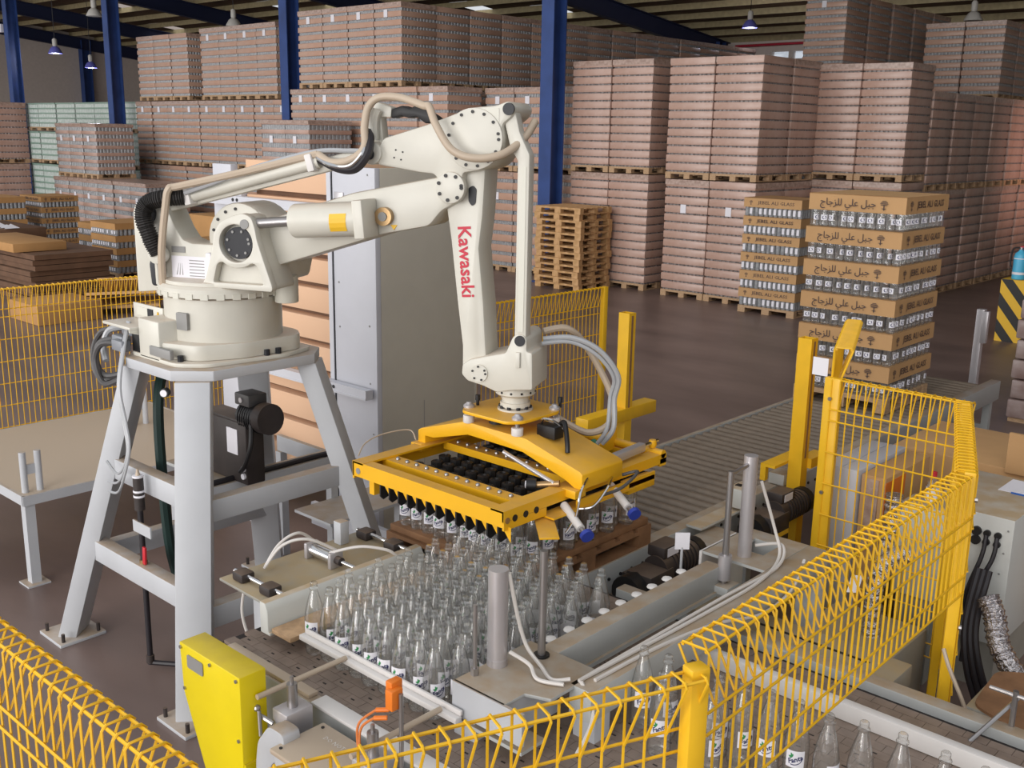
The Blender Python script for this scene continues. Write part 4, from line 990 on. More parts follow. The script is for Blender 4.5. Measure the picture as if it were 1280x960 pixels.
m = MB()
for k in range(12):
    a = 2 * math.pi * k / 12; m.cyl((cw.x + .112 * math.cos(a), cw.y + .112 * math.sin(a), 1.80), (cw.x + .115 * math.cos(a), cw.y + .115 * math.sin(a), 1.80), 0.007, n=6)
m.build('flange_screws', 'black', rb)
# parallel link from ear to wrist
rp('front_link', [(1.83, 3.335), (1.81, 3.29), (1.855, 3.12), (1.895, 3.06), (1.895, 2.08), (1.96, 2.08), (1.96, 3.09), (1.905, 3.20), (1.88, 3.30)], -0.15, -0.06, bev=0.008, r=0.012)
rp('link_groove', [(1.912, 3.02), (1.912, 2.16), (1.944, 2.16), (1.944, 3.03)], -0.153, -0.148, 'robot_dark', 0.0)
# rear link from shoulder to crank
m = MB().bar(AF(-0.36, 2.72, -0.16), AF(1.10, 3.085, -0.16), 0.075, 0.06, (0, 0, 1)); m.build('rear_link', 'robot', rb, bevel=0.01)
MB().cyl(AF(-0.10, 2.80, -0.205), AF(0.78, 3.03, -0.205), 0.034, n=16).build('cable_tube', 'robot', rb, smooth=True)
MB().bar(AF(-0.36, 2.75, -0.11), AF(1.10, 3.115, -0.11), 0.02, 0.1, (0, 0, 1)).build('link_web', 'robot', rb)
disc('rear_link_eye', 1.08, 3.08, -0.19, -0.1, 0.06, bev=0.006); disc('rear_link_pin', 1.07, 3.075, -0.195, -0.18, 0.03, 'black_blue')
for s in (-0.05, 0.74):
    z = 2.80 + 0.264 * (s + .10); MB().bar(AF(s - .02, z - .005, -0.21), AF(s + .02, z + .006, -0.21), 0.095, 0.09).build('tube_clamp', 'white_clip', rb, bevel=0.006)
# hoses
def hose(name, pts, r, m, n=8, sub=8, corr=0):
    P = [AF(*p) for p in pts]
    if corr:
        mb = MB(); mb.tube(spline(P, 26), (lambda t: r * (1 + 0.07 * (1 if int(t * corr) % 2 else -1))), 12); return mb.build(name, m, rb, smooth=False)
    return MB().tube(P, r, n, sub).build(name, m, rb, smooth=True)
hose('corrugated_hose', [(-0.245, 2.48, -0.27), (-0.28, 2.58, -0.29), (-0.31, 2.70, -0.30), (-0.28, 2.77, -0.29), (-0.19, 2.80, -0.27), (-0.07, 2.815, -0.23)], 0.047, 'rubber', corr=90)
disc('hose_cuff', -0.245, 2.475, -0.30, -0.23, 0.05, bev=0.004)
hose('metal_conduit', [(-0.225, 2.30, -0.27), (-0.20, 2.50, -0.30), (-0.15, 2.75, -0.31), (-0.12, 2.855, -0.31), (-0.06, 2.875, -0.29), (0.3, 2.955, -0.25), (0.78, 3.07, -0.22)], 0.022, 'hose_beige', sub=6)
hose('pipe', [(-0.275, 2.30, -0.24), (-0.27, 2.46, -0.25)], 0.016, 'robot'); hose('pipe', [(-0.25, 2.36, -0.25), (-0.24, 2.46, -0.26)], 0.012, 'chrome')
hose('grey_cable', [(-0.05, 2.835, -0.26), (0.15, 2.90, -0.26), (0.4, 2.99, -0.24), (0.75, 3.08, -0.22), (0.95, 3.09, -0.2), (1.05, 3.09, -0.21)], 0.013, 'hose_grey')
hose('loop_hose', [(0.78, 3.07, -0.22), (0.88, 3.03, -0.26), (1.0, 3.045, -0.28), (1.075, 3.11, -0.26), (1.06, 3.22, -0.22), (1.07, 3.32, -0.19), (1.13, 3.37, -0.18), (1.25, 3.37, -0.18), (1.40, 3.33, -0.22), (1.44, 3.32, -0.24), (1.49, 3.23, -0.27), (1.58, 3.11, -0.28), (1.70, 3.07, -0.27), (1.83, 3.09, -0.22), (1.91, 3.17, -0.1), (1.935, 3.26, 0.02)], 0.021, 'hose_beige', 10, 8)
hose('black_cable', [(0.78, 3.045, -0.21), (0.92, 3.0, -0.27), (1.03, 3.0, -0.28), (1.10, 3.08, -0.27), (1.09, 3.16, -0.22), (1.06, 3.19, -0.18)], 0.024, 'cable_black', 8, 8)
hose('silver_cable', [(0.78, 3.05, -0.23), (0.90, 3.012, -0.29), (1.01, 3.015, -0.30), (1.08, 3.09, -0.28), (1.07, 3.16, -0.22)], 0.012, 'chrome', 8, 8)
hose('white_pipe', [(1.07, 3.15, -0.13), (1.07, 3.25, -0.13), (1.09, 3.31, -0.13)], 0.03, 'robot')
# connector shelf on the back of the base
MB().box(-6.04, -5.71, 2.94, 3.16, 2.035, 2.052).build('connector_shelf', 'robot', rb, bevel=0.003)
MB().prism([(2.94, 2.035), (3.16, 2.035), (3.16, 1.95), (2.94, 2.02)], fYZ, -5.722, -5.712).build('shelf_gusset', 'robot', rb)
MB().box(-6.04, -5.69, 3.145, 3.16, 2.052, 2.145).build('shelf_guard', 'robot', rb, bevel=0.004)
MB().box(-5.99, -5.86, 3.141, 3.146, 2.075, 2.125).build('guard_window', 'robot_dark', rb)
MB().box(-5.86, -5.80, 3.139, 3.146, 2.07, 2.125).build('guard_switch', 'black_blue', rb)
MB().prism([(-5.765, 2.07), (-5.715, 2.07), (-5.74, 2.12)], fXZ, 3.139, 3.144).build('warning_triangle', 'sticker_yellow', rb)
MB().box(-5.80, -5.706, 3.0, 3.2, 1.88, 2.03).build('connector_panel', 'black', rb)
for k, (x, y, z) in enumerate(((-5.92, 3.06, 2.0), (-5.93, 3.0, 1.94), (-5.86, 2.96, 1.925))):
    cp = MB().box(x - .07, x + .06, y - .03, y + .03, z - .035, z + .03).build('connector', 'connector', rb, bevel=0.008)
for k, pts in enumerate(([(-5.98, 3.06, 2.0), (-6.15, 2.98, 1.96), (-6.2, 2.94, 1.80), (-6.08, 2.93, 1.68), (-5.9, 3.0, 1.74), (-5.8, 3.1, 1.78)],
                         [(-5.99, 3.0, 1.94), (-6.12, 2.95, 1.90), (-6.13, 2.93, 1.78), (-6.0, 2.92, 1.72), (-5.85, 3.0, 1.76)],
                         [(-5.92, 2.96, 1.925), (-6.02, 2.91, 1.91), (-6.07, 2.89, 1.80), (-5.98, 2.89, 1.68), (-5.86, 2.94, 1.72), (-5.8, 3.05, 1.78)])):
    MB().tube(pts, 0.018, 8, 8).build('power_cable', 'cable_dark', rb, smooth=True)
MB().tube([(-5.97, 3.06, 2.01), (-6.08, 3.0, 1.98), (-6.11, 2.97, 1.88), (-6.05, 2.95, 1.8)], 0.02, 8, 8).build('power_cable', 'hose_grey', rb, smooth=True)
for k in range(3):
    MB().tube([(-5.88 + .012 * k, 3.02, 2.06), (-5.80 + .012 * k, 2.93, 1.9), (-5.74 + .012 * k, 2.86, 1.7), (-5.66 + .015 * k, 2.84, 1.5), (-5.60 + .012 * k, 2.82, 1.36), (-5.63, 2.80, 1.24 - .03 * k), (-5.72, 2.80, 1.19 - .06 * k), (-5.83, 2.80, 1.24 - .05 * k if k == 0 else 1.17 - .06 * k)], 0.008, 6, 8).build('air_line', 'hose_grey', rb, smooth=True)
MB().tube([(-5.8, 3.2, 1.78), (-5.72, 3.1, 1.6), (-5.70, 3.08, 1.2), (-5.68, 3.1, 0.6), (-5.66, 3.2, 0.2)], 0.034, 8, 6).build('cable_conduit', 'dark_green_hose', rb, smooth=True)
# documents taped on the shoulder
MB().prism([(-0.19, 2.33), (0.06, 2.33), (0.05, 2.47), (-0.19, 2.47)], AF, -0.224, -0.221).build('instruction_sheet', 'paper', rb)
m = MB()
for k in range(6): m.prism([(-0.07, 2.445 - .018 * k), (0.03, 2.445 - .018 * k), (0.03, 2.450 - .018 * k), (-0.07, 2.450 - .018 * k)], AF, -0.2255, -0.2242)
for k in range(3): m.prism([(-0.16 + .02 * k, 2.36), (-0.155 + .02 * k, 2.36), (-0.14 + .01 * k, 2.43)], AF, -0.2255, -0.2242)
m.build('sheet_print', 'plate_grey', rb)
MB().prism([(-0.185, 2.49), (-0.095, 2.49), (-0.095, 2.525), (-0.185, 2.525)], AF, -0.225, -0.221).build('name_plate', 'plate_grey', rb)
# film bag beside the sheet
MB().prism([(0.045, 2.33), (0.085, 2.34), (0.10, 2.43), (0.09, 2.50), (0.055, 2.50)], AF, -0.25, -0.223).build('document_pouch', 'paper', rb, bevel=0.01)
# slew motor behind the arm
c1 = AF(0.42, 0, 0.02)
MB().cyl((c1.x, c1.y, 2.20), (c1.x, c1.y, 2.36), 0.07, n=20).build('slew_motor', 'robot_dark', rb, bevel=0.006)
MB().cyl((c1.x, c1.y, 2.37), (c1.x, c1.y, 2.46), 0.042, n=16).build('slew_motor_cap', 'plate_grey', rb, smooth=True)

# ================================================================ gripper
GX, GY = -3.84, 4.22
gp = thing('bottle_gripper', (GX, GY, 1.40), 'yellow layer gripper head with arched bridge hanging from the robot wrist', 'gripper')
X0, X1, Y0, Y1 = -4.42, -3.26, 3.54, 4.93
MB().prism([(Y0, 1.315), (Y0 + .012, 1.315), (Y0 + .012, 1.388), (Y0 + .07, 1.388), (Y0 + .07, 1.40), (Y0, 1.40)], fYZ, X0 + .002, X1 - .002).build('front_beam', 'yellow', gp)
MB().prism([(X1, 1.345), (X1 - .012, 1.345), (X1 - .012, 1.39), (X1 - .09, 1.39), (X1 - .09, 1.402), (X1, 1.402)], fXZ, Y0, Y1).build('right_beam', 'yellow', gp)
MB().box(X1 - .011, X1 + .001, Y0 + .001, 3.86, 1.30, 1.344).build('side_cheek', 'yellow', gp)
MB().prism([(X0, 1.30), (X0 + .012, 1.30), (X0 + .012, 1.39), (X0 + .09, 1.39), (X0 + .09, 1.402), (X0, 1.402)], fXZ, Y0, Y1).build('left_beam', 'yellow', gp)
MB().cyl((X0, Y1 - .03, 1.40), (X1, Y1 - .03, 1.40), 0.025, n=12).build('rear_pipe', 'yellow', gp, smooth=True)
MB().box(X0, X1, Y1 - .06, Y1, 1.33, 1.375).build('rear_beam', 'yellow', gp)
MB().prism([(4.62, 1.36), (4.90, 1.36), (4.90, 1.50)], fYZ, -3.62, -3.60).build('rear_gusset', 'yellow', gp)
for y in (3.755, 4.235, 4.62):
    cb = MB().prism([(y - .045, 1.345), (y - .033, 1.345), (y - .033, 1.374), (y + .045, 1.374), (y + .045, 1.389), (y - .045, 1.389)], fYZ, X0 + .06, X1 - .06).build('cross_bar', 'yellow', gp)
    m = MB()
    for k in range(12): m.lathe([(.013, 0), (.013, .008), (.008, .014), (.001, .016)], (X0 + .14 + k * .079, y, 1.39), 8)
    m.build('bar_bolts', 'steel', cb, smooth=True)
m = MB()
for k, y in enumerate((3.62, 3.70, 3.78)):
    MB().cyl((X1, y, 1.35), (X1 + .003, y, 1.35), 0.018, n=14).build('side_hole', 'black', gp)
MB().cyl((X1, 3.565, 1.35), (X1 + .004, 3.565, 1.35), 0.016, n=14).build('pin_end', 'bronze', gp)
MB().cyl((X0 + .05, Y0 - .003, 1.35), (X0 + .05, Y0, 1.35), 0.018, n=14).build('front_hole', 'plate_grey', gp)
# the arched bridge
MB().prism([(-4.435, 1.392), (-4.435, 1.475), (-4.41, 1.49), (-4.04, 1.605), (-3.58, 1.60), (-3.20, 1.50), (-3.185, 1.485), (-3.185, 1.405), (-3.235, 1.405), (-3.30, 1.435), (-3.60, 1.52), (-4.02, 1.53), (-4.30, 1.452), (-4.375, 1.45), (-4.375, 1.392)], fXZ, 4.05, 4.40).build('arch_bridge', 'yellow', gp, bevel=0.004)
for x in (-4.41, -3.24):
    MB().box(x - .045, x + .045, 4.01, 4.10, 1.36, 1.405).build('bridge_foot', 'yellow', gp, bevel=0.004)
MB().prism(rounded([(-4.07, 4.08), (-4.0, 3.985), (-3.67, 3.985), (-3.61, 4.06), (-3.61, 4.36), (-3.68, 4.45), (-4.0, 4.45), (-4.07, 4.38)], 0.03), fXY, 1.672, 1.69).build('flange_plate', 'yellow', gp, bevel=0.003)
m = MB()
for i in (-1, 1):
    for j in (-1, 1):
        x = GX + i * .185; y = GY + j * .155 + .0
        MB().cyl((x, y, 1.60), (x, y, 1.645), 0.033, n=16).build('spring_cup', 'white_clip', gp, bevel=.004)
        MB().cyl((x, y, 1.64), (x, y, 1.70), 0.014, n=10).build('spring_pin', 'steel', gp, smooth=True)
        MB().lathe([(.032, 0), (.032, .012), (.018, .022), (.014, .03), (.001, .031)], (x, y, 1.69), 14).build('pin_head', 'alu', gp, smooth=True)
MB().cyl((GX - .02, GY - .1, 1.62), (GX - .02, GY - .1, 1.672), 0.045, n=16).build('coupling', 'black', gp, smooth=True)
for x, y in ((-4.02, 4.13), (-3.66, 4.43)):
    MB().cyl((x, y, 1.69), (x, y, 1.72), 0.009, n=8).cyl((x, y, 1.72), (x, y, 1.75), 0.014, n=8).build('proximity_switch', 'black', gp, smooth=True)
m = MB()
for k in range(10):
    a = 2 * math.pi * k / 10; m.cyl((cw.x + .083 * math.cos(a), cw.y + .083 * math.sin(a), 1.69), (cw.x + .083 * math.cos(a), cw.y + .083 * math.sin(a), 1.715), 0.012, n=8)
m.build('flange_bolts', 'black_blue', gp)
MB().lathe([(0.10, 1.69), (0.10, 1.70), (0.08, 1.702)], (cw.x, cw.y, 0), 28).build('adapter_ring', 'robot', gp, smooth=True)
# tulip heads: black cups that hold the bottle necks
me = MB().lathe([(0.026, -0.03), (0.036, 0.0), (0.036, 0.045), (0.02, 0.05), (0.012, 0.03)], (0, 0, 0), 8).mesh('gripping_cup', 'rubber', smooth=True)
for j in range(11):
    for i in range(10):
        x = -4.29 + 0.094 * i + (0.047 if j % 2 else 0); y = 3.70 + 0.108 * j
        if x > -3.36 or y > 4.88: continue
        put('gripping_cup', me, gp, (x, y, 1.285))
MB().box(-4.34, -3.35, 3.63, 4.88, 1.262, 1.275).build('cup_plate', 'black', gp)
fin = MB().prism([(0.0, 0.075), (0.09, 0.075), (0.09, 0.0), (0.02, -0.02), (0.0, 0.0)], fYZ, -0.005, 0.005).mesh('comb_fin', 'black')
web = MB().add([(0, 0.02, 0.075), (0.07, 0.02, 0.075), (0.07, 0.02, -0.005)], [(0, 1, 2)]).mesh('comb_web', 'yellow')
for k in range(13):
    put('comb_fin', fin, gp, (-4.20 + .074 * k, 3.553, 1.24)); put('comb_web', web, gp, (-4.20 + .074 * k, 3.553, 1.24))
MB().box(X0 + .12, X0 + .16, 3.56, 3.6, 1.23, 1.315).build('comb_bracket', 'yellow', gp)
# air gear at the right end
for k, (y, z) in enumerate(((3.92, 1.26), (4.32, 1.27))):
    ac = MB().cyl((-3.26, y + .08, z + .06), (-3.08, y, z), 0.022, n=14).build('air_cylinder', 'white_clip', gp, smooth=True)
    MB().cyl((-3.08, y, z), (-3.03, y - .02, z - .015), 0.012, n=10).build('cylinder_rod', 'steel', gp, smooth=True)
    MB().cyl((-3.035, y - .015, z - .012), (-3.015, y - .024, z - .02), 0.035, n=16).build('blue_pad', 'blue_cap', gp, smooth=True)
MB().bar((-3.30, 3.88, 1.285), (-3.10, 3.70, 1.262), 0.012, 0.10).build('side_arm', 'yellow', gp, bevel=.003)
MB().box(-3.30, -3.20, 3.85, 4.55, 1.29, 1.30).build('side_shelf', 'yellow', gp)
MB().box(-3.27, -3.21, 4.5, 4.75, 1.26, 1.33).build('side_bracket', 'yellow', gp, bevel=.004)
MB().box(-3.22, -3.21, 4.05, 4.75, 1.30, 1.345).build('side_rail', 'yellow', gp)
MB().bar((-3.33, 4.42, 1.44), (-3.34, 4.80, 1.45), 0.05, 0.05).build('clamp_cylinder', 'alu', gp, bevel=.008)
MB().cyl((-3.34, 4.8, 1.45), (-3.34, 4.95, 1.455), 0.012, n=10).build('clamp_rod', 'chrome', gp, smooth=True)
MB().lathe([(.02, 0), (.026, .02), (.02, .045)], (-3.34, 4.9, 1.425), 10).build('clamp_boss', 'yellow', gp, smooth=True)
# tie cylinder in front of the arch
MB().cyl((-3.72, 4.03, 1.50), (-3.33, 4.0, 1.42), 0.012, n=10).build('tie_rod', 'alu', gp, smooth=True)
MB().cyl((-3.42, 3.96, 1.40), (-3.46, 3.93, 1.40), 0.033, n=16).build('regulator_dial', 'black', gp, smooth=True)
MB().cyl((-3.462, 3.928, 1.40), (-3.466, 3.925, 1.40), 0.02, n=14).build('dial_face', 'paper', gp)
MB().cyl((-3.42, 3.96, 1.40), (-3.31, 4.02, 1.42), 0.018, n=10).build('valve_body', 'bronze', gp, smooth=True)
# valve block on the bridge
MB().box(-3.60, -3.47, 4.16, 4.24, 1.59, 1.66).build('valve_block', 'black', gp, bevel=.006)
for pts, r, mm in (([(-3.58, 4.18, 1.66), (-3.54, 4.15, 1.70), (-3.50, 4.2, 1.68), (-3.46, 4.24, 1.63)], .008, 'chrome'), ([(-3.50, 4.24, 1.66), (-3.45, 4.22, 1.68), (-3.38, 4.16, 1.60), (-3.36, 4.14, 1.55)], .014, 'black'),
                   ([(-3.19, 4.1, 1.46), (-3.15, 4.0, 1.42), (-3.14, 3.95, 1.30), (-3.16, 3.9, 1.22)], .007, 'chrome'), ([(-3.18, 4.3, 1.42), (-3.13, 4.2, 1.40), (-3.14, 4.1, 1.32), (-3.2, 4.05, 1.30)], .007, 'chrome'),
                   ([(-3.2, 4.42, 1.40), (-3.12, 4.45, 1.43), (-3.11, 4.3, 1.38), (-3.16, 4.2, 1.35)], .009, 'cable_dark'),
                   ([(-4.40, 4.0, 1.43), (-4.48, 4.02, 1.47), (-4.52, 3.85, 1.47), (-4.50, 3.7, 1.45), (-4.44, 3.6, 1.41)], .004, 'hose_beige')):
    MB().tube(pts, r, 7, 8).build('air_hose', mm, gp, smooth=True)
for k in range(4):
    MB().tube([(-3.95 + .11 * k, 4.62, 1.40), (-3.92 + .11 * k, 4.66, 1.46), (-3.86 + .11 * k, 4.62, 1.44), (-3.83 + .11 * k, 4.58, 1.40)], .012, 7, 6).build('green_hose', 'green_hose', gp, smooth=True)
# hose loops from the wrist to the gripper
for pts, r, mm in (([tuple(AF(2.0, 2.09, 0.05)), tuple(AF(2.15, 2.10, 0.1)), tuple(AF(2.30, 2.03, 0.15)), tuple(AF(2.40, 1.88, 0.2)), tuple(AF(2.38, 1.74, 0.22)), (-3.42, 4.62, 1.58), (-3.48, 4.60, 1.48)], 0.015, 'hose_grey'),
                   ([tuple(AF(2.0, 2.07, 0.02)), tuple(AF(2.15, 2.075, 0.1)), tuple(AF(2.29, 2.0, 0.15)), tuple(AF(2.375, 1.87, 0.2)), tuple(AF(2.355, 1.75, 0.22)), (-3.45, 4.6, 1.58), (-3.5, 4.58, 1.48)], 0.012, 'hose_grey'),
                   ([tuple(AF(1.98, 2.12, 0.12)), tuple(AF(2.10, 2.13, 0.2)), tuple(AF(2.2, 2.0, 0.3)), (-3.52, 4.72, 1.74), (-3.47, 4.66, 1.60), (-3.55, 4.55, 1.54), (-3.7, 4.45, 1.62)], 0.02, 'hose_beige')):
    MB().tube(pts, r, 8, 8).build('air_hose', mm, gp, smooth=True)
# ================================================================ fences
def fence(p0, p1, h, z0, label, side=1, step=0.055, r=0.0042, d=0.085, posts=(), group='yellow mesh fence panels', drop=0.19, hz=None, post_h=None, m_='fence', pw=0.06):
    p0 = Vector((p0[0], p0[1], 0)); p1 = Vector((p1[0], p1[1], 0)); t = (p1 - p0); L = t.length; t.normalize()
    nrm = Vector((-t.y, t.x, 0)) * side
    f = thing('mesh_fence_panel', tuple(p0 + t * (L / 2)), label, 'fence', group)
    n = int(L / step); mb = MB()
    for k in range(n + 1):
        b = p0 + t * (k * L / n)
        pts = [b + Vector((0, 0, z0)), b + Vector((0, 0, h - 0.012)), b + nrm * 0.012 + Vector((0, 0, h)), b + nrm * (d - .012) + Vector((0, 0, h)), b + nrm * d + Vector((0, 0, h - 0.012)), b + nrm * 0.004 + Vector((0, 0, h - drop))]
        pts[-1] += t * (step * 0.0)
        mb.tube(pts, r, 5)
    o = mb.build('vertical_wires', m_, f, smooth=True); o['kind'] = 'stuff'
    mb = MB()
    zs = hz or ([h - drop, h - drop - 0.07] + [h - drop - 0.07 - 0.2 * (i + 1) for i in range(int((h - drop - 0.07 - z0) / 0.2) + 1)])
    zs = [z for z in zs if z > z0 + 0.06] + [z0 + 0.006]
    for z in zs:
        mb.tube([p0 + Vector((0, 0, z)) - nrm * r * 1.6, p1 + Vector((0, 0, z)) - nrm * r * 1.6], r * 1.15, 5)
    for o_ in (0.012, d - 0.012): mb.tube([p0 + nrm * o_ + Vector((0, 0, h - r * 2)), p1 + nrm * o_ + Vector((0, 0, h - r * 2))], r * 1.25, 5)
    o = mb.build('horizontal_wires', m_, f, smooth=True); o['kind'] = 'stuff'
    ph = post_h or h
    for u in posts:
        b = p0 + t * (L * u) + nrm * 0.03
        MB().bar(b, b + Vector((0, 0, ph)), pw, 0.05, tuple(t)).build('post', m_, f, bevel=0.006)
        for z in (ph * .93, ph * .6, ph * .25): MB().cyl(b + Vector((0, 0, z)) - nrm * 0.03, b + Vector((0, 0, z)) - nrm * 0.042, 0.012, n=8).build('post_bolt', 'steel', f)
    return f
F1 = fence((-4.3, 0.995), (-1.83, 1.005), 1.80, 0.25, 'near yellow mesh fence panel crossing the lower left corner', 1, 0.055)
F2 = fence((-1.86, 1.08), (-1.375, 2.25), 1.80, 0.25, 'near yellow mesh fence panel at the bottom centre, ending at a post', -1, 0.066, posts=(1.0,), post_h=1.815)
F3 = fence((-1.37, 2.34), (-1.40, 4.50), 1.81, 1.26, 'long yellow mesh fence panel running back from the front post', 1, 0.055, d=0.1)
F4 = fence((-1.40, 4.52), (-1.86, 5.76), 1.82, 0.25, 'yellow fence panel seen almost edge-on at the right', 1, 0.05, d=0.09, posts=(0.0, 0.98))
F5 = fence((-2.70, 5.82), (-1.88, 5.80), 1.80, 0.25, 'short yellow mesh fence panel between the two rear posts', 1, 0.052, posts=(0.0,), d=0.07, pw=0.1)
F6 = fence((-9.45, 2.4), (-9.45, 7.4), 1.80, 0.2, 'yellow mesh fence behind the robot stand on the left', -1, 0.05, d=0.06)
F7 = fence((-6.05, 6.2), (-6.02, 7.86), 1.80, 0.15, 'yellow mesh fence between the robot forearm and the rear post', -1, 0.055, posts=(1.0,), d=0.05)
# panel seen end-on beside the light curtain, standing a little higher
F8 = fence((-2.72, 5.86), (-3.12, 6.86), 1.98, 0.3, 'tall narrow fence section seen edge-on behind the second yellow post', -1, 0.03, d=0.11, drop=0.35, r=0.0055)
# light curtain posts
def curtain_post(x, y, h, label, arm=None, foot=True):
    t = thing('light_curtain_post', (x, y, 0), label, 'post', 'yellow light curtain posts')
    MB().box(x - .05, x + .05, y - .045, y - .035, 0, h).box(x - .05, x - .04, y - .035, y + .045, 0, h).box(x + .04, x + .05, y - .035, y + .045, 0, h).box(x - .04, x + .04, y + .03, y + .04, 0, h).build('channel', 'fence', t)
    MB().box(x + .0505, x + .0515, y - .012, y + .012, 1.05, h - .02).build('window_strip', 'wood_dusty', t)
    MB().box(x - .1, x + .1, y - .1, y + .1, 0, 0.012).build('foot_plate', 'fence', t)
    return t
t = curtain_post(-4.78, 6.58, 1.85, 'hollow yellow light curtain post left of the roller conveyor')
MB().box(-4.84, -4.72, 6.05, 6.95, 0.99, 1.09).build('support_arm', 'fence', t, bevel=.004)
MB().box(-4.83, -4.73, 6.95, 6.955, 1.0, 1.08).build('arm_end_cap', 'plate_grey', t)
MB().box(-4.85, -4.73, 6.05, 6.15, 0, 0.99).build('arm_leg', 'fence', t)
t = curtain_post(-3.2, 6.48, 1.89, 'solid yellow light curtain post right of the roller conveyor')
MB().box(-3.36, -3.25, 6.25, 6.72, 1.0, 1.02).build('sensor_arm', 'fence', t)
MB().box(-3.36, -3.32, 6.25, 6.29, 0.9, 1.0).build('sensor_tab', 'fence', t)
MB().box(-3.22, -3.12, 6.52, 6.75, 0.97, 1.04).build('tie_plate', 'fence', t)
one('barcode_sheet', MB().box(-2.86, -2.76, 5.88, 5.885, 1.79, 1.90), 'paper', (-2.8, 5.88, 1.79), 'small white paper sheet on the rear fence corner', 'paper')

# ================================================================ carton magazine behind the robot
cm = thing('carton_magazine', (-7.0, 5.3, 0), 'tall white and grey carton magazine behind the robot', 'machine')
MB().box(-6.50, -6.0, 5.06, 5.11, 0.0, 2.93).build('front_door', 'white_panel', cm, bevel=0.004)
MB().box(-6.56, -6.51, 5.05, 5.11, 0.0, 2.93).build('door_post', 'white_panel', cm)
MB().box(-6.505, -6.50, 5.055, 5.11, 0.0, 2.93).build('door_gap', 'black_blue', cm)
MB().box(-6.03, -6.0, 5.11, 6.12, 0.0, 2.93).build('side_panel', 'beige_panel', cm, bevel=0.003)
MB().box(-6.004, -5.998, 5.545, 5.55, 0.0, 1.1).build('panel_seam', 'plate_grey', cm)
MB().box(-7.8, -6.0, 6.12, 6.15, 0.0, 2.93).build('rear_panel', 'beige_panel', cm)
MB().box(-8.14, -7.86, 5.05, 5.12, 0.0, 2.90).build('left_post', 'white_panel', cm, bevel=0.003)
MB().box(-7.84, -7.72, 5.05, 5.12, 0.0, 2.72).build('inner_post', 'white_panel', cm, bevel=0.003)
MB().box(-8.0, -7.9, 5.045, 5.05, 2.58, 2.66).build('switch_plate', 'plate_grey', cm)
lk = MB().box(-6.47, -6.36, 5.05, 5.06, 2.60, 2.74).build('lock_plate', 'alu', cm, bevel=.003)
MB().cyl((-6.42, 5.05, 2.66), (-6.42, 5.02, 2.66), 0.035, n=14).build('lock_knob', 'black_blue', lk, smooth=True)
for z, x1 in ((1.235, -6.03), (2.615, -6.45)):
    rl = MB().box(-8.1, x1, 4.97, 5.04, z - .03, z + .03).box(-8.1, x1, 4.965, 5.04, z - .045, z - .03).build('cross_rail', 'white_panel', cm)
    mm = MB()
    for x in (-6.46, -6.42) if z < 2 else (-7.72, -7.66): mm.cyl((x, 4.97, z), (x, 4.963, z), 0.014, n=8)
    mm.build('rail_screws', 'black', rl)
m = MB()
for x, z in ((-6.44, 2.05), (-6.44, 1.7), (-6.08, 2.5), (-6.08, 2.88), (-6.08, 1.75), (-6.08, 1.3), (-6.05, .9), (-6.44, 1.2)): m.cyl((x, 5.06, z), (x, 5.056, z), 0.008, n=6)
m.build('door_screws', 'plate_grey', cm)
tm = MB().box(-7.71, -6.57, 5.10, 6.05, 0, 0.188).mesh('tray_blank', 'carton_tray', bevel=0.004)
dm = MB().box(-7.71, -6.57, 5.20, 6.05, 0, 0.05).mesh('tray_gap', 'carton_dark')  # dark filler block, its colour stands for the shade between trays
lt = text_mesh('lettering', 'JEBEL ALI GLASS', 0.09, 'ink', bold=.001, res=1)
for k in range(11):
    z = 0.36 + 0.2345 * k
    if k == 10: tmx = MB().box(-7.71, -6.57, 5.10, 6.05, 0, 0.24).mesh('tray_blank', 'carton_tray', bevel=0.004)
    tt = thing('carton_tray_blank', (-7.1, 5.5, z), 'tan carton tray in the magazine, %s from the bottom' % ORD[k], 'tray', 'tan trays in the magazine')
    put('tray_body', tm if k < 10 else tmx, tt, (0, 0, z)) ; put('tray_gap_shade', dm, tt, (0, 0, z - 0.0465))
    if k == 3: put('lettering', lt, tt, (-7.1, 5.096, z + 0.13), FR)
# feeder bed with motor behind the stand
fb = thing('tray_feeder', (-5.9, 4.0, 0), 'low grey steel feeder frame standing inside the robot stand', 'machine')
MB().box(-5.76, -5.70, 3.22, 4.46, 0.83, 0.95).build('long_rail', 'grey_paint', fb, bevel=.003)
MB().box(-6.42, -5.76, 4.42, 4.46, 0.83, 0.95).build('end_rail', 'grey_paint', fb, bevel=.003)
MB().box(-6.42, -5.76, 3.5, 3.92, 0.93, 0.95).build('motor_plate', 'grey_frame', fb)
MB().box(-5.86, -5.76, 3.92, 4.42, 0.93, 0.95).build('edge_plate', 'grey_frame', fb)
MB().box(-5.70, -5.30, 4.05, 4.75, 0.62, 0.64).build('outfeed_plate', 'grey_paint', fb)
MB().box(-6.42, -5.2, 4.72, 4.76, 0.16, 0.34).build('outfeed_rail', 'white_panel', fb)
for x, y in ((-6.38, 3.55), (-5.73, 3.3), (-5.73, 4.40), (-6.38, 4.43), (-5.34, 4.7)): MB().box(x - .03, x + .03, y - .03, y + .03, 0, .83 if x < -5.6 else .62).build('leg', 'grey_paint', fb)
MB().tube([(-5.735, 3.3, .965), (-5.735, 3.9, .967), (-5.735, 4.3, .968), (-5.70, 4.43, .965), (-5.55, 4.44, .95), (-5.35, 4.4, .93)], 0.02, 8, 6).build('conduit', 'cable_black', fb, smooth=True)
t = thing('drive_motor', (-5.8, 3.72, 0.95), 'large dark brown gear motor inside the stand behind its front leg', 'motor')
MB().box(-6.05, -5.57, 3.60, 3.74, 0.95, 1.36).build('gearbox', 'motor', t, bevel=0.012)
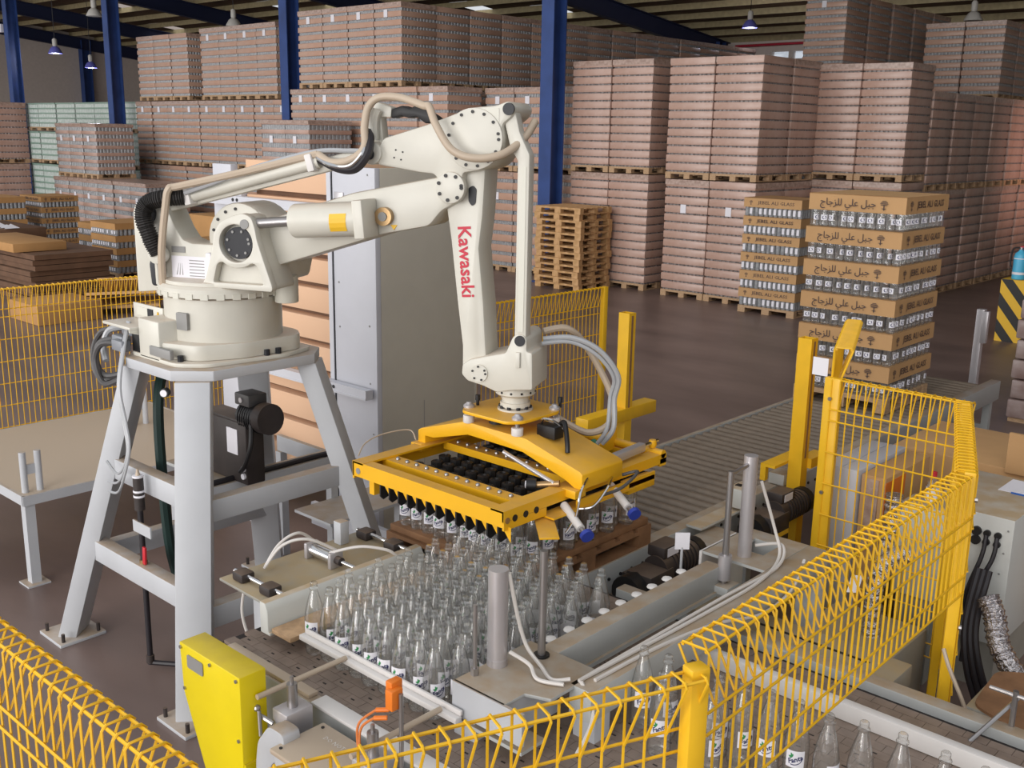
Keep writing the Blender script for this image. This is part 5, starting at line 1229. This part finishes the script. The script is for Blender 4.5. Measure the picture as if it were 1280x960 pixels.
MB().box(-6.06, -5.56, 3.59, 3.75, 1.36, 1.38).build('gearbox_lid', 'motor', t, bevel=0.004)
MB().box(-6.42, -6.2, 3.6, 3.85, 0.95, 1.28).build('brake_housing', 'motor', t, bevel=0.012)
MB().cyl((-6.2, 3.73, 1.15), (-6.05, 3.73, 1.15), 0.06, n=14).build('input_shaft', 'black', t, smooth=True)
MB().cyl((-5.66, 3.68, 1.40), (-5.47, 3.68, 1.41), 0.092, n=22).build('motor_body', 'black', t, smooth=True)
MB().cyl((-5.48, 3.68, 1.41), (-5.40, 3.68, 1.415), 0.10, n=22).build('fan_cover', 'motor', t, smooth=True)
for q in range(7):
    a = -5.64 + q * .024; MB().cyl((a, 3.68, 1.40), (a + .008, 3.68, 1.40), 0.098, n=22).build('cooling_fin', 'black', t)
MB().box(-5.68, -5.52, 3.60, 3.74, 1.48, 1.56).build('terminal_box', 'cable_dark', t, bevel=0.01)
MB().cyl((-5.60, 3.60, 1.52), (-5.60, 3.59, 1.52), 0.018, n=10).build('cable_gland', 'alu', t)
MB().box(-5.78, -5.66, 3.594, 3.599, 1.14, 1.31).build('rating_plate', 'paper', t)
MB().tube([(-5.50, 3.60, 1.38), (-5.47, 3.57, 1.25), (-5.52, 3.56, 1.12), (-5.60, 3.57, 1.05)], 0.016, 8, 8).build('motor_cable', 'black', t, smooth=True)
for k in range(2): MB().cyl((-5.60, 3.60, 1.06 - .05 * k), (-5.60, 3.585, 1.06 - .05 * k), 0.02, n=12).build('drain_plug', 'paper', t)

# ================================================================ table at left
t = thing('feed_table', (-7.8, 3.8, 0), 'dusty tan topped steel table left of the robot stand', 'table')
MB().box(-8.95, -7.17, 2.83, 4.75, 0.655, 0.67).build('table_top', 'hose_beige', t)
MB().box(-8.95, -7.16, 2.81, 2.83, 0.60, 0.672).box(-7.17, -7.15, 2.81, 4.77, 0.60, 0.672).box(-8.97, -8.95, 2.81, 4.77, 0.60, 0.672).box(-8.95, -7.17, 4.75, 4.77, .60, .672).build('edge_frame', 'grey_paint', t)
for x in (-7.2, -8.9):
    for y in (2.86, 4.72):
        MB().box(x - .035, x + .035, y - .035, y + .035, 0.01, 0.60).build('leg', 'grey_paint', t); MB().box(x - .08, x + .08, y - .08, y + .08, 0, 0.012).build('foot_plate', 'grey_paint', t)
for x, y in ((-7.245, 2.87), (-8.32, 4.27)):
    for q in (0, 1): MB().cyl((x + .012 * q, y + .10 * q, .67), (x + .012 * q, y + .10 * q, .965), 0.024, n=14).build('stop_post', 'grey_paint', t, smooth=True)
    MB().box(x - .01, x + .015, y, y + .1, .80, .87).build('post_tie', 'grey_paint', t)
# second table leg at the picture edge
# air supply pipe on the stand
t = thing('air_supply_pipe', (-5.48, 2.81, 0), 'thin black air pipe with red valve lever before the stand', 'pipe')
MB().cyl((-5.48, 2.81, 0.03), (-5.48, 2.81, 1.05), 0.017, n=10).build('riser', 'cable_black', t, smooth=True)
MB().cyl((-5.48, 2.81, 0.04), (-5.15, 3.05, 0.04), 0.016, n=8).build('floor_pipe', 'cable_black', t, smooth=True)
MB().cyl((-5.48, 2.81, 0.04), (-5.48, 2.81, 0.09), 0.024, n=10).build('elbow', 'motor', t, smooth=True)
MB().cyl((-5.48, 2.81, 0.64), (-5.48, 2.81, 0.71), 0.024, n=10).build('ball_valve', 'bronze', t, smooth=True)
MB().bar((-5.45, 2.80, 0.69), (-5.44, 2.80, 0.80), 0.03, 0.015).build('lever', 'red_lever', t, bevel=.004)
MB().cyl((-5.48, 2.81, 1.02), (-5.48, 2.81, 1.22), 0.03, n=12).build('filter_body', 'motor', t, smooth=True)
for z in (1.10, 1.13, 1.22): MB().cyl((-5.48, 2.81, z), (-5.48, 2.81, z + .012), 0.032, n=12).build('filter_ring', 'paper', t, smooth=True)
MB().cyl((-5.48, 2.81, 1.23), (-5.48, 2.81, 1.27), 0.015, .006, n=10).build('vent_tip', 'hose_beige', t, smooth=True)
MB().box(-5.54, -5.34, 2.79, 2.80, 0.88, 0.95).build('wall_bracket', 'grey_paint', t)
t = thing('pressure_gauge', (-5.20, 2.95, 1.72), 'small round pressure gauge under the stand plate', 'gauge')
MB().cyl((-5.31, 2.93, 1.74), (-5.29, 2.90, 1.74), 0.026, n=18).build('case', 'black', t, smooth=True)
MB().cyl((-5.29, 2.90, 1.74), (-5.288, 2.897, 1.74), 0.02, n=18).build('dial', 'paper', t)
one('floor_hose', MB().tube([(-4.6, 1.9, 0.02), (-4.2, 2.1, 0.02), (-3.9, 2.3, .03), (-3.7, 2.5, .03)], 0.03, 8, 6), 'blue_hose', (-4.1, 2.2, 0), 'blue hose on the floor by the chain guard', 'hose', smooth=True)

# ================================================================ right-hand cluster
def carton_white(x, label):
    t = thing('white_carton', (x, 6.3, 0), label, 'carton', 'white cartons behind the fence')
    MB().box(x, x + .115, 6.02, 6.75, 0, 1.20).build('body', 'white_panel', t, bevel=.006)
    return t
carton_white(-2.80, 'tall pale carton panel behind the short fence, left of two'); carton_white(-2.68, 'tall pale carton panel behind the short fence, right of two')
t = thing('brown_carton', (-2.5, 6.35, 0), 'brown carton with orange tape beside the pale cartons', 'carton')
MB().box(-2.555, -2.40, 6.05, 6.75, 0, 1.18).build('body', 'carton', t, bevel=.006)
MB().box(-2.40, -2.397, 6.05, 6.35, 0.95, 1.15).build('tape', 'orange', t)
MB().box(-2.52, -2.44, 6.04, 6.05, 0.7, 1.16).build('film', 'film_top', t)
eb = thing('electrical_cabinet', (-2.0, 6.6, 0), 'grey electrical cabinet with dusty tan top behind the fence', 'cabinet')
MB().box(-2.16, -1.66, 6.12, 6.95, 0.30, 1.09).build('body', 'cabinet', eb, bevel=.006)
MB().box(-2.14, -1.68, 6.14, 6.93, 0.0, 0.30).build('plinth', 'duct_grey', eb)
for i in range(2):
    for j in range(3):
        x = -1.86 + .06 * j; z = 0.98 - .055 * i
        MB().cyl((x, 6.12, z), (x, 6.10, z), 0.020 if j else .028, n=12).build('cable_gland', 'black', eb, smooth=True)
for k, x in enumerate((-1.80, -1.74)):
    MB().tube([(x, 6.10, .97), (x, 6.06, .85), (x - .05 - .02 * k, 6.02, .6), (x - .08, 6.0, .2)], 0.013, 7, 8).build('gland_cable', 'cable_black', eb, smooth=True)
m = MB()
for x, z in ((-1.69, 1.02), (-1.70, .88), (-1.71, .75), (-1.80, .66), (-1.76, .66)): m.cyl((x, 6.12, z), (x, 6.116, z), 0.006, n=6)
m.build('cabinet_screws', 'plate_grey', eb)
t = thing('white_box', (-2.1, 6.0, 0.9), 'pale grey box behind the fence with a soda bottle on top', 'box')
MB().box(-2.24, -1.98, 5.90, 6.1, 0.55, 1.12).build('body', 'cabinet', t, bevel=.006)
MB().box(-2.22, -2.0, 5.92, 6.08, 0.0, 0.55).build('pedestal', 'duct_grey', t)
MB().box(-2.26, -2.24, 5.9, 6.1, .8, 1.1).build('green_sheet', 'green_edge', t, bevel=.004)
t = thing('soda_bottle', (-2.10, 6.0, 1.12), 'clear soda bottle with red cap and white label on the pale box', 'bottle')
MB().lathe([(.03, 0), (.036, .01), (.036, .10), (.03, .125), (.016, .15), (.014, .165)], (-2.10, 6.0, 1.12), 16).build('body', 'glass', t, smooth=True)
MB().lathe([(.0372, .015), (.0372, .1)], (-2.10, 6.0, 1.12), 16, cap=False).build('label', 'paper', t, smooth=True)
MB().lathe([(.017, .165), (.017, .19), (.012, .193)], (-2.10, 6.0, 1.12), 12).build('cap', 'red_lever', t, smooth=True)
t = thing('large_carton', (-1.9, 7.4, 0), 'large opened brown carton behind the electrical cabinet', 'carton')
MB().box(-2.9, -1.0, 7.36, 8.3, 0, 1.02).build('body', 'carton', t, bevel=.01)
MB().box(-2.1, -1.0, 7.33, 7.36, 1.0, 1.28).build('flap', 'carton', t)
put('tree_emblem', T_TREE, t, (-1.85, 7.34, 0.96), FR).scale = (1.6, 1.6, 1); put('lettering', text_mesh('lettering', '\ufe8e', .12, 'ink', res=1), t, (-1.60, 7.34, .96), FR)
t = thing('paper_stack', (-1.75, 6.75, 1.09), 'white papers with blue edge on the cabinet top', 'papers')
for k in range(2): MB().box(-1.92 + .1 * k, -1.68 + .1 * k, 6.62 + .02 * k, 6.9, 1.092 + .004 * k, 1.095 + .004 * k).build('sheet', 'paper', t)
MB().box(-1.84, -1.58, 6.605, 6.615, 1.092, 1.10).build('blue_edge', 'blue_paint', t)
def duct(name, pts, r, label):
    mb = MB(); P = spline([Vector(p) for p in pts], 16); N = len(P)
    mb.tube(P, lambda t: r * (1 + .07 * math.sin(t * N * 1.9) + random.uniform(-.05, .05)), 14)
    return one(name, mb, 'foil', tuple(pts[-1]), label, 'duct', 'foil ducts', smooth=False)
duct('foil_duct', [(-2.28, 5.9, 1.15), (-2.28, 5.9, 0.95), (-2.30, 5.88, 0.7), (-2.32, 5.86, 0.45), (-2.2, 5.9, 0.2)], 0.05, 'crumpled silver foil duct standing behind the short fence, left one')
duct('foil_duct', [(-2.02, 5.55, 0.95), (-2.1, 5.5, 0.92), (-2.16, 5.45, 0.75), (-2.16, 5.45, 0.5), (-2.12, 5.45, 0.3)], 0.05, 'crumpled silver foil duct bending down behind the long fence')
duct('foil_duct', [(-1.68, 5.86, 0.70), (-1.62, 5.82, 0.62), (-1.55, 5.75, 0.48), (-1.42, 5.72, 0.34), (-1.25, 5.72, 0.25)], 0.06, 'silver foil duct curving out from the cabinet at the right edge')
for k in range(3):
    one('black_cable', MB().tube([(-1.79 + .03 * k, 6.0, .8), (-1.78 + .03 * k, 5.85, .5), (-1.72 + .04 * k, 5.8, .25), (-1.62 + .05 * k, 5.8, .02)], 0.02, 7, 8), 'cable_black', (-1.7, 5.9, 0), 'thick black cable hanging beside the right fence post, %s from the post' % ORD[k], 'cable', 'black cables', smooth=True)
t = thing('machine_base', (-2.0, 5.4, 0), 'dark machine base with red and white warning strip behind the belt', 'machine base')
MB().box(-2.5, -1.95, 5.0, 5.75, 0, 0.45).build('body', 'duct_grey', t, bevel=.01)
MB().box(-2.3, -1.96, 4.985, 5.0, 0.33, 0.42).build('warning_strip', 'red_lever', t)
MB().box(-2.05, -1.96, 4.98, 4.985, 0.34, 0.41).build('warning_plate', 'paper', t)
one('carton_scrap', MB().prism(rounded([(-1.47, 5.12), (-1.2, 5.0), (-1.1, 5.3), (-1.35, 5.66), (-1.5, 5.55)], .06), fXY, .42, .435), 'wood_dusty', (-1.5, 5.3, .42), 'bent brown board scrap at the lower right beside the belt', 'board')
t = thing('scrap_box', (-1.5, 5.3, 0), 'dusty grey box under the brown board scrap', 'box')
MB().box(-1.5, -1.15, 5.1, 5.6, 0, .42).build('body', 'duct_grey', t, bevel=.01)
one('rope', MB().tube([(-1.42, 4.42, 1.02), (-1.38, 4.40, .95), (-1.32, 4.40, .84), (-1.26, 4.40, .73), (-1.18, 4.38, .71)], .009, 6, 8), 'hose_beige', (-1.4, 4.6, .8), 'thin beige cord hanging by the right belt frame', 'cord', smooth=True)
t = thing('rail_stand', (-1.02, 4.2, .9), 'small grey clamp rod at the right end of the belt frame', 'clamp')
MB().cyl((-1.05, 4.2, .80), (-1.05, 4.2, 1.05), .012, n=8).build('rod', 'steel', t, smooth=True); MB().cyl((-1.15, 4.2, 1.03), (-0.98, 4.2, 1.03), .009, n=8).build('cross_rod', 'steel', t, smooth=True)
MB().cyl((-1.15, 4.02, .86), (-1.05, 4.25, 1.0), .009, n=8).build('brace', 'steel', t, smooth=True)
t = thing('tag_rod', (-1.75, 4.25, .9), 'thin rod with a small hanging white tag on the belt frame', 'rod')
MB().cyl((-1.80, 4.28, .90), (-1.80, 4.28, 1.25), .011, n=8).build('rod', 'steel', t, smooth=True); MB().bar((-1.79, 4.26, 1.22), (-1.77, 4.25, 1.31), .05, .004, (.7, .7, 0)).build('tag', 'paper', t)
# grey post, brown load and column guard at the right
t = thing('safety_post', (-3.75, 11.6, 0), 'slim grey metal post standing behind the right fence corner', 'post')
MB().box(-3.80, -3.72, 11.55, 11.63, 0, 1.45).build('post', 'alu', t, bevel=.004); MB().box(-3.72, -3.66, 11.5, 11.56, 1.1, 1.44).build('sensor', 'alu', t, bevel=.004)
MB().box(-3.83, -3.69, 11.52, 11.66, 0, .012).build('foot_plate', 'alu', t)
t = thing('wrapped_pile', (-3.2, 12.9, 0), 'film-wrapped brown carton load at the right picture edge', 'pallet load')
for k in range(6): MB().box(-3.72 + .02 * (k % 2), -2.4, 12.72, 13.9, .05 + k * .235, .27 + k * .235).build('carton_layer', 'film_wrap', t, bevel=.02)
MB().box(-3.7, -2.4, 12.75, 13.85, 0, .05).build('pallet', 'wood', t)
t = thing('column_guard', (-5.1, 18.2, 0), 'yellow and black striped guard box around the column foot', 'guard')
MB().box(-5.58, -4.4, 17.95, 19.1, 0, 1.02).build('body', 'sticker_yellow', t)
m = MB()
for k in range(-2, 6):
    a = -5.58 + k * .36
    def cl(p0, p1):
        pass
    poly = [(a + .0, 1.02), (a + .18, 1.02), (a + .18 + .85, 0.0), (a + .85, 0.0)]
    # clip to the face width
    def clip(poly, f, inside):
        out = []
        for i in range(len(poly)):
            p, q = poly[i], poly[(i + 1) % len(poly)]
            if inside(p): out.append(p)
            if inside(p) != inside(q):
                t_ = (f - p[0]) / (q[0] - p[0]); out.append((f, p[1] + (q[1] - p[1]) * t_))
        return out
    poly = clip(poly, -5.58, lambda p: p[0] >= -5.58); poly = clip(poly, -4.4, lambda p: p[0] <= -4.4) if poly else []
    if len(poly) > 2: m.prism(poly, fXZ, 17.944, 17.949)
m.build('black_stripes', 'stripe_black', t)
t = thing('steel_column', (-4.75, 18.55, 0), 'bright blue steel column at the right picture edge', 'column', 'blue steel columns')
MB().box(-5.25, -4.85, 18.35, 18.38, 1.02, 9.3).box(-5.25, -4.85, 18.72, 18.75, 1.02, 9.3).box(-5.07, -5.03, 18.38, 18.72, 1.02, 9.3).build('profile', 'blue_paint', t)
t = thing('fire_extinguisher', (-5.38, 18.12, 1.02), 'light blue fire extinguisher standing on the striped guard', 'extinguisher')
MB().lathe([(.09, 0), (.1, .01), (.1, .36), (.085, .42), (.04, .455), (.03, .48)], (-5.38, 18.12, 1.02), 18).build('cylinder', 'extinguisher', t, smooth=True)
MB().lathe([(.1015, .08), (.1015, .12)], (-5.38, 18.12, 1.02), 18, cap=False).build('label_band', 'paper', t, smooth=True)
MB().lathe([(.1015, .33), (.1015, .345)], (-5.38, 18.12, 1.02), 18, cap=False).build('label_band', 'paper', t, smooth=True)
MB().cyl((-5.38, 18.12, 1.5), (-5.38, 18.12, 1.54), .03, n=10).build('valve', 'steel', t, smooth=True)
MB().bar((-5.40, 18.12, 1.54), (-5.24, 18.12, 1.56), .025, .03).build('handle', 'red', t, bevel=.005)
MB().tube([(-5.41, 18.12, 1.53), (-5.5, 18.1, 1.5), (-5.52, 18.1, 1.3), (-5.5, 18.1, 1.2)], .014, 6, 6).build('hose', 'black', t, smooth=True)
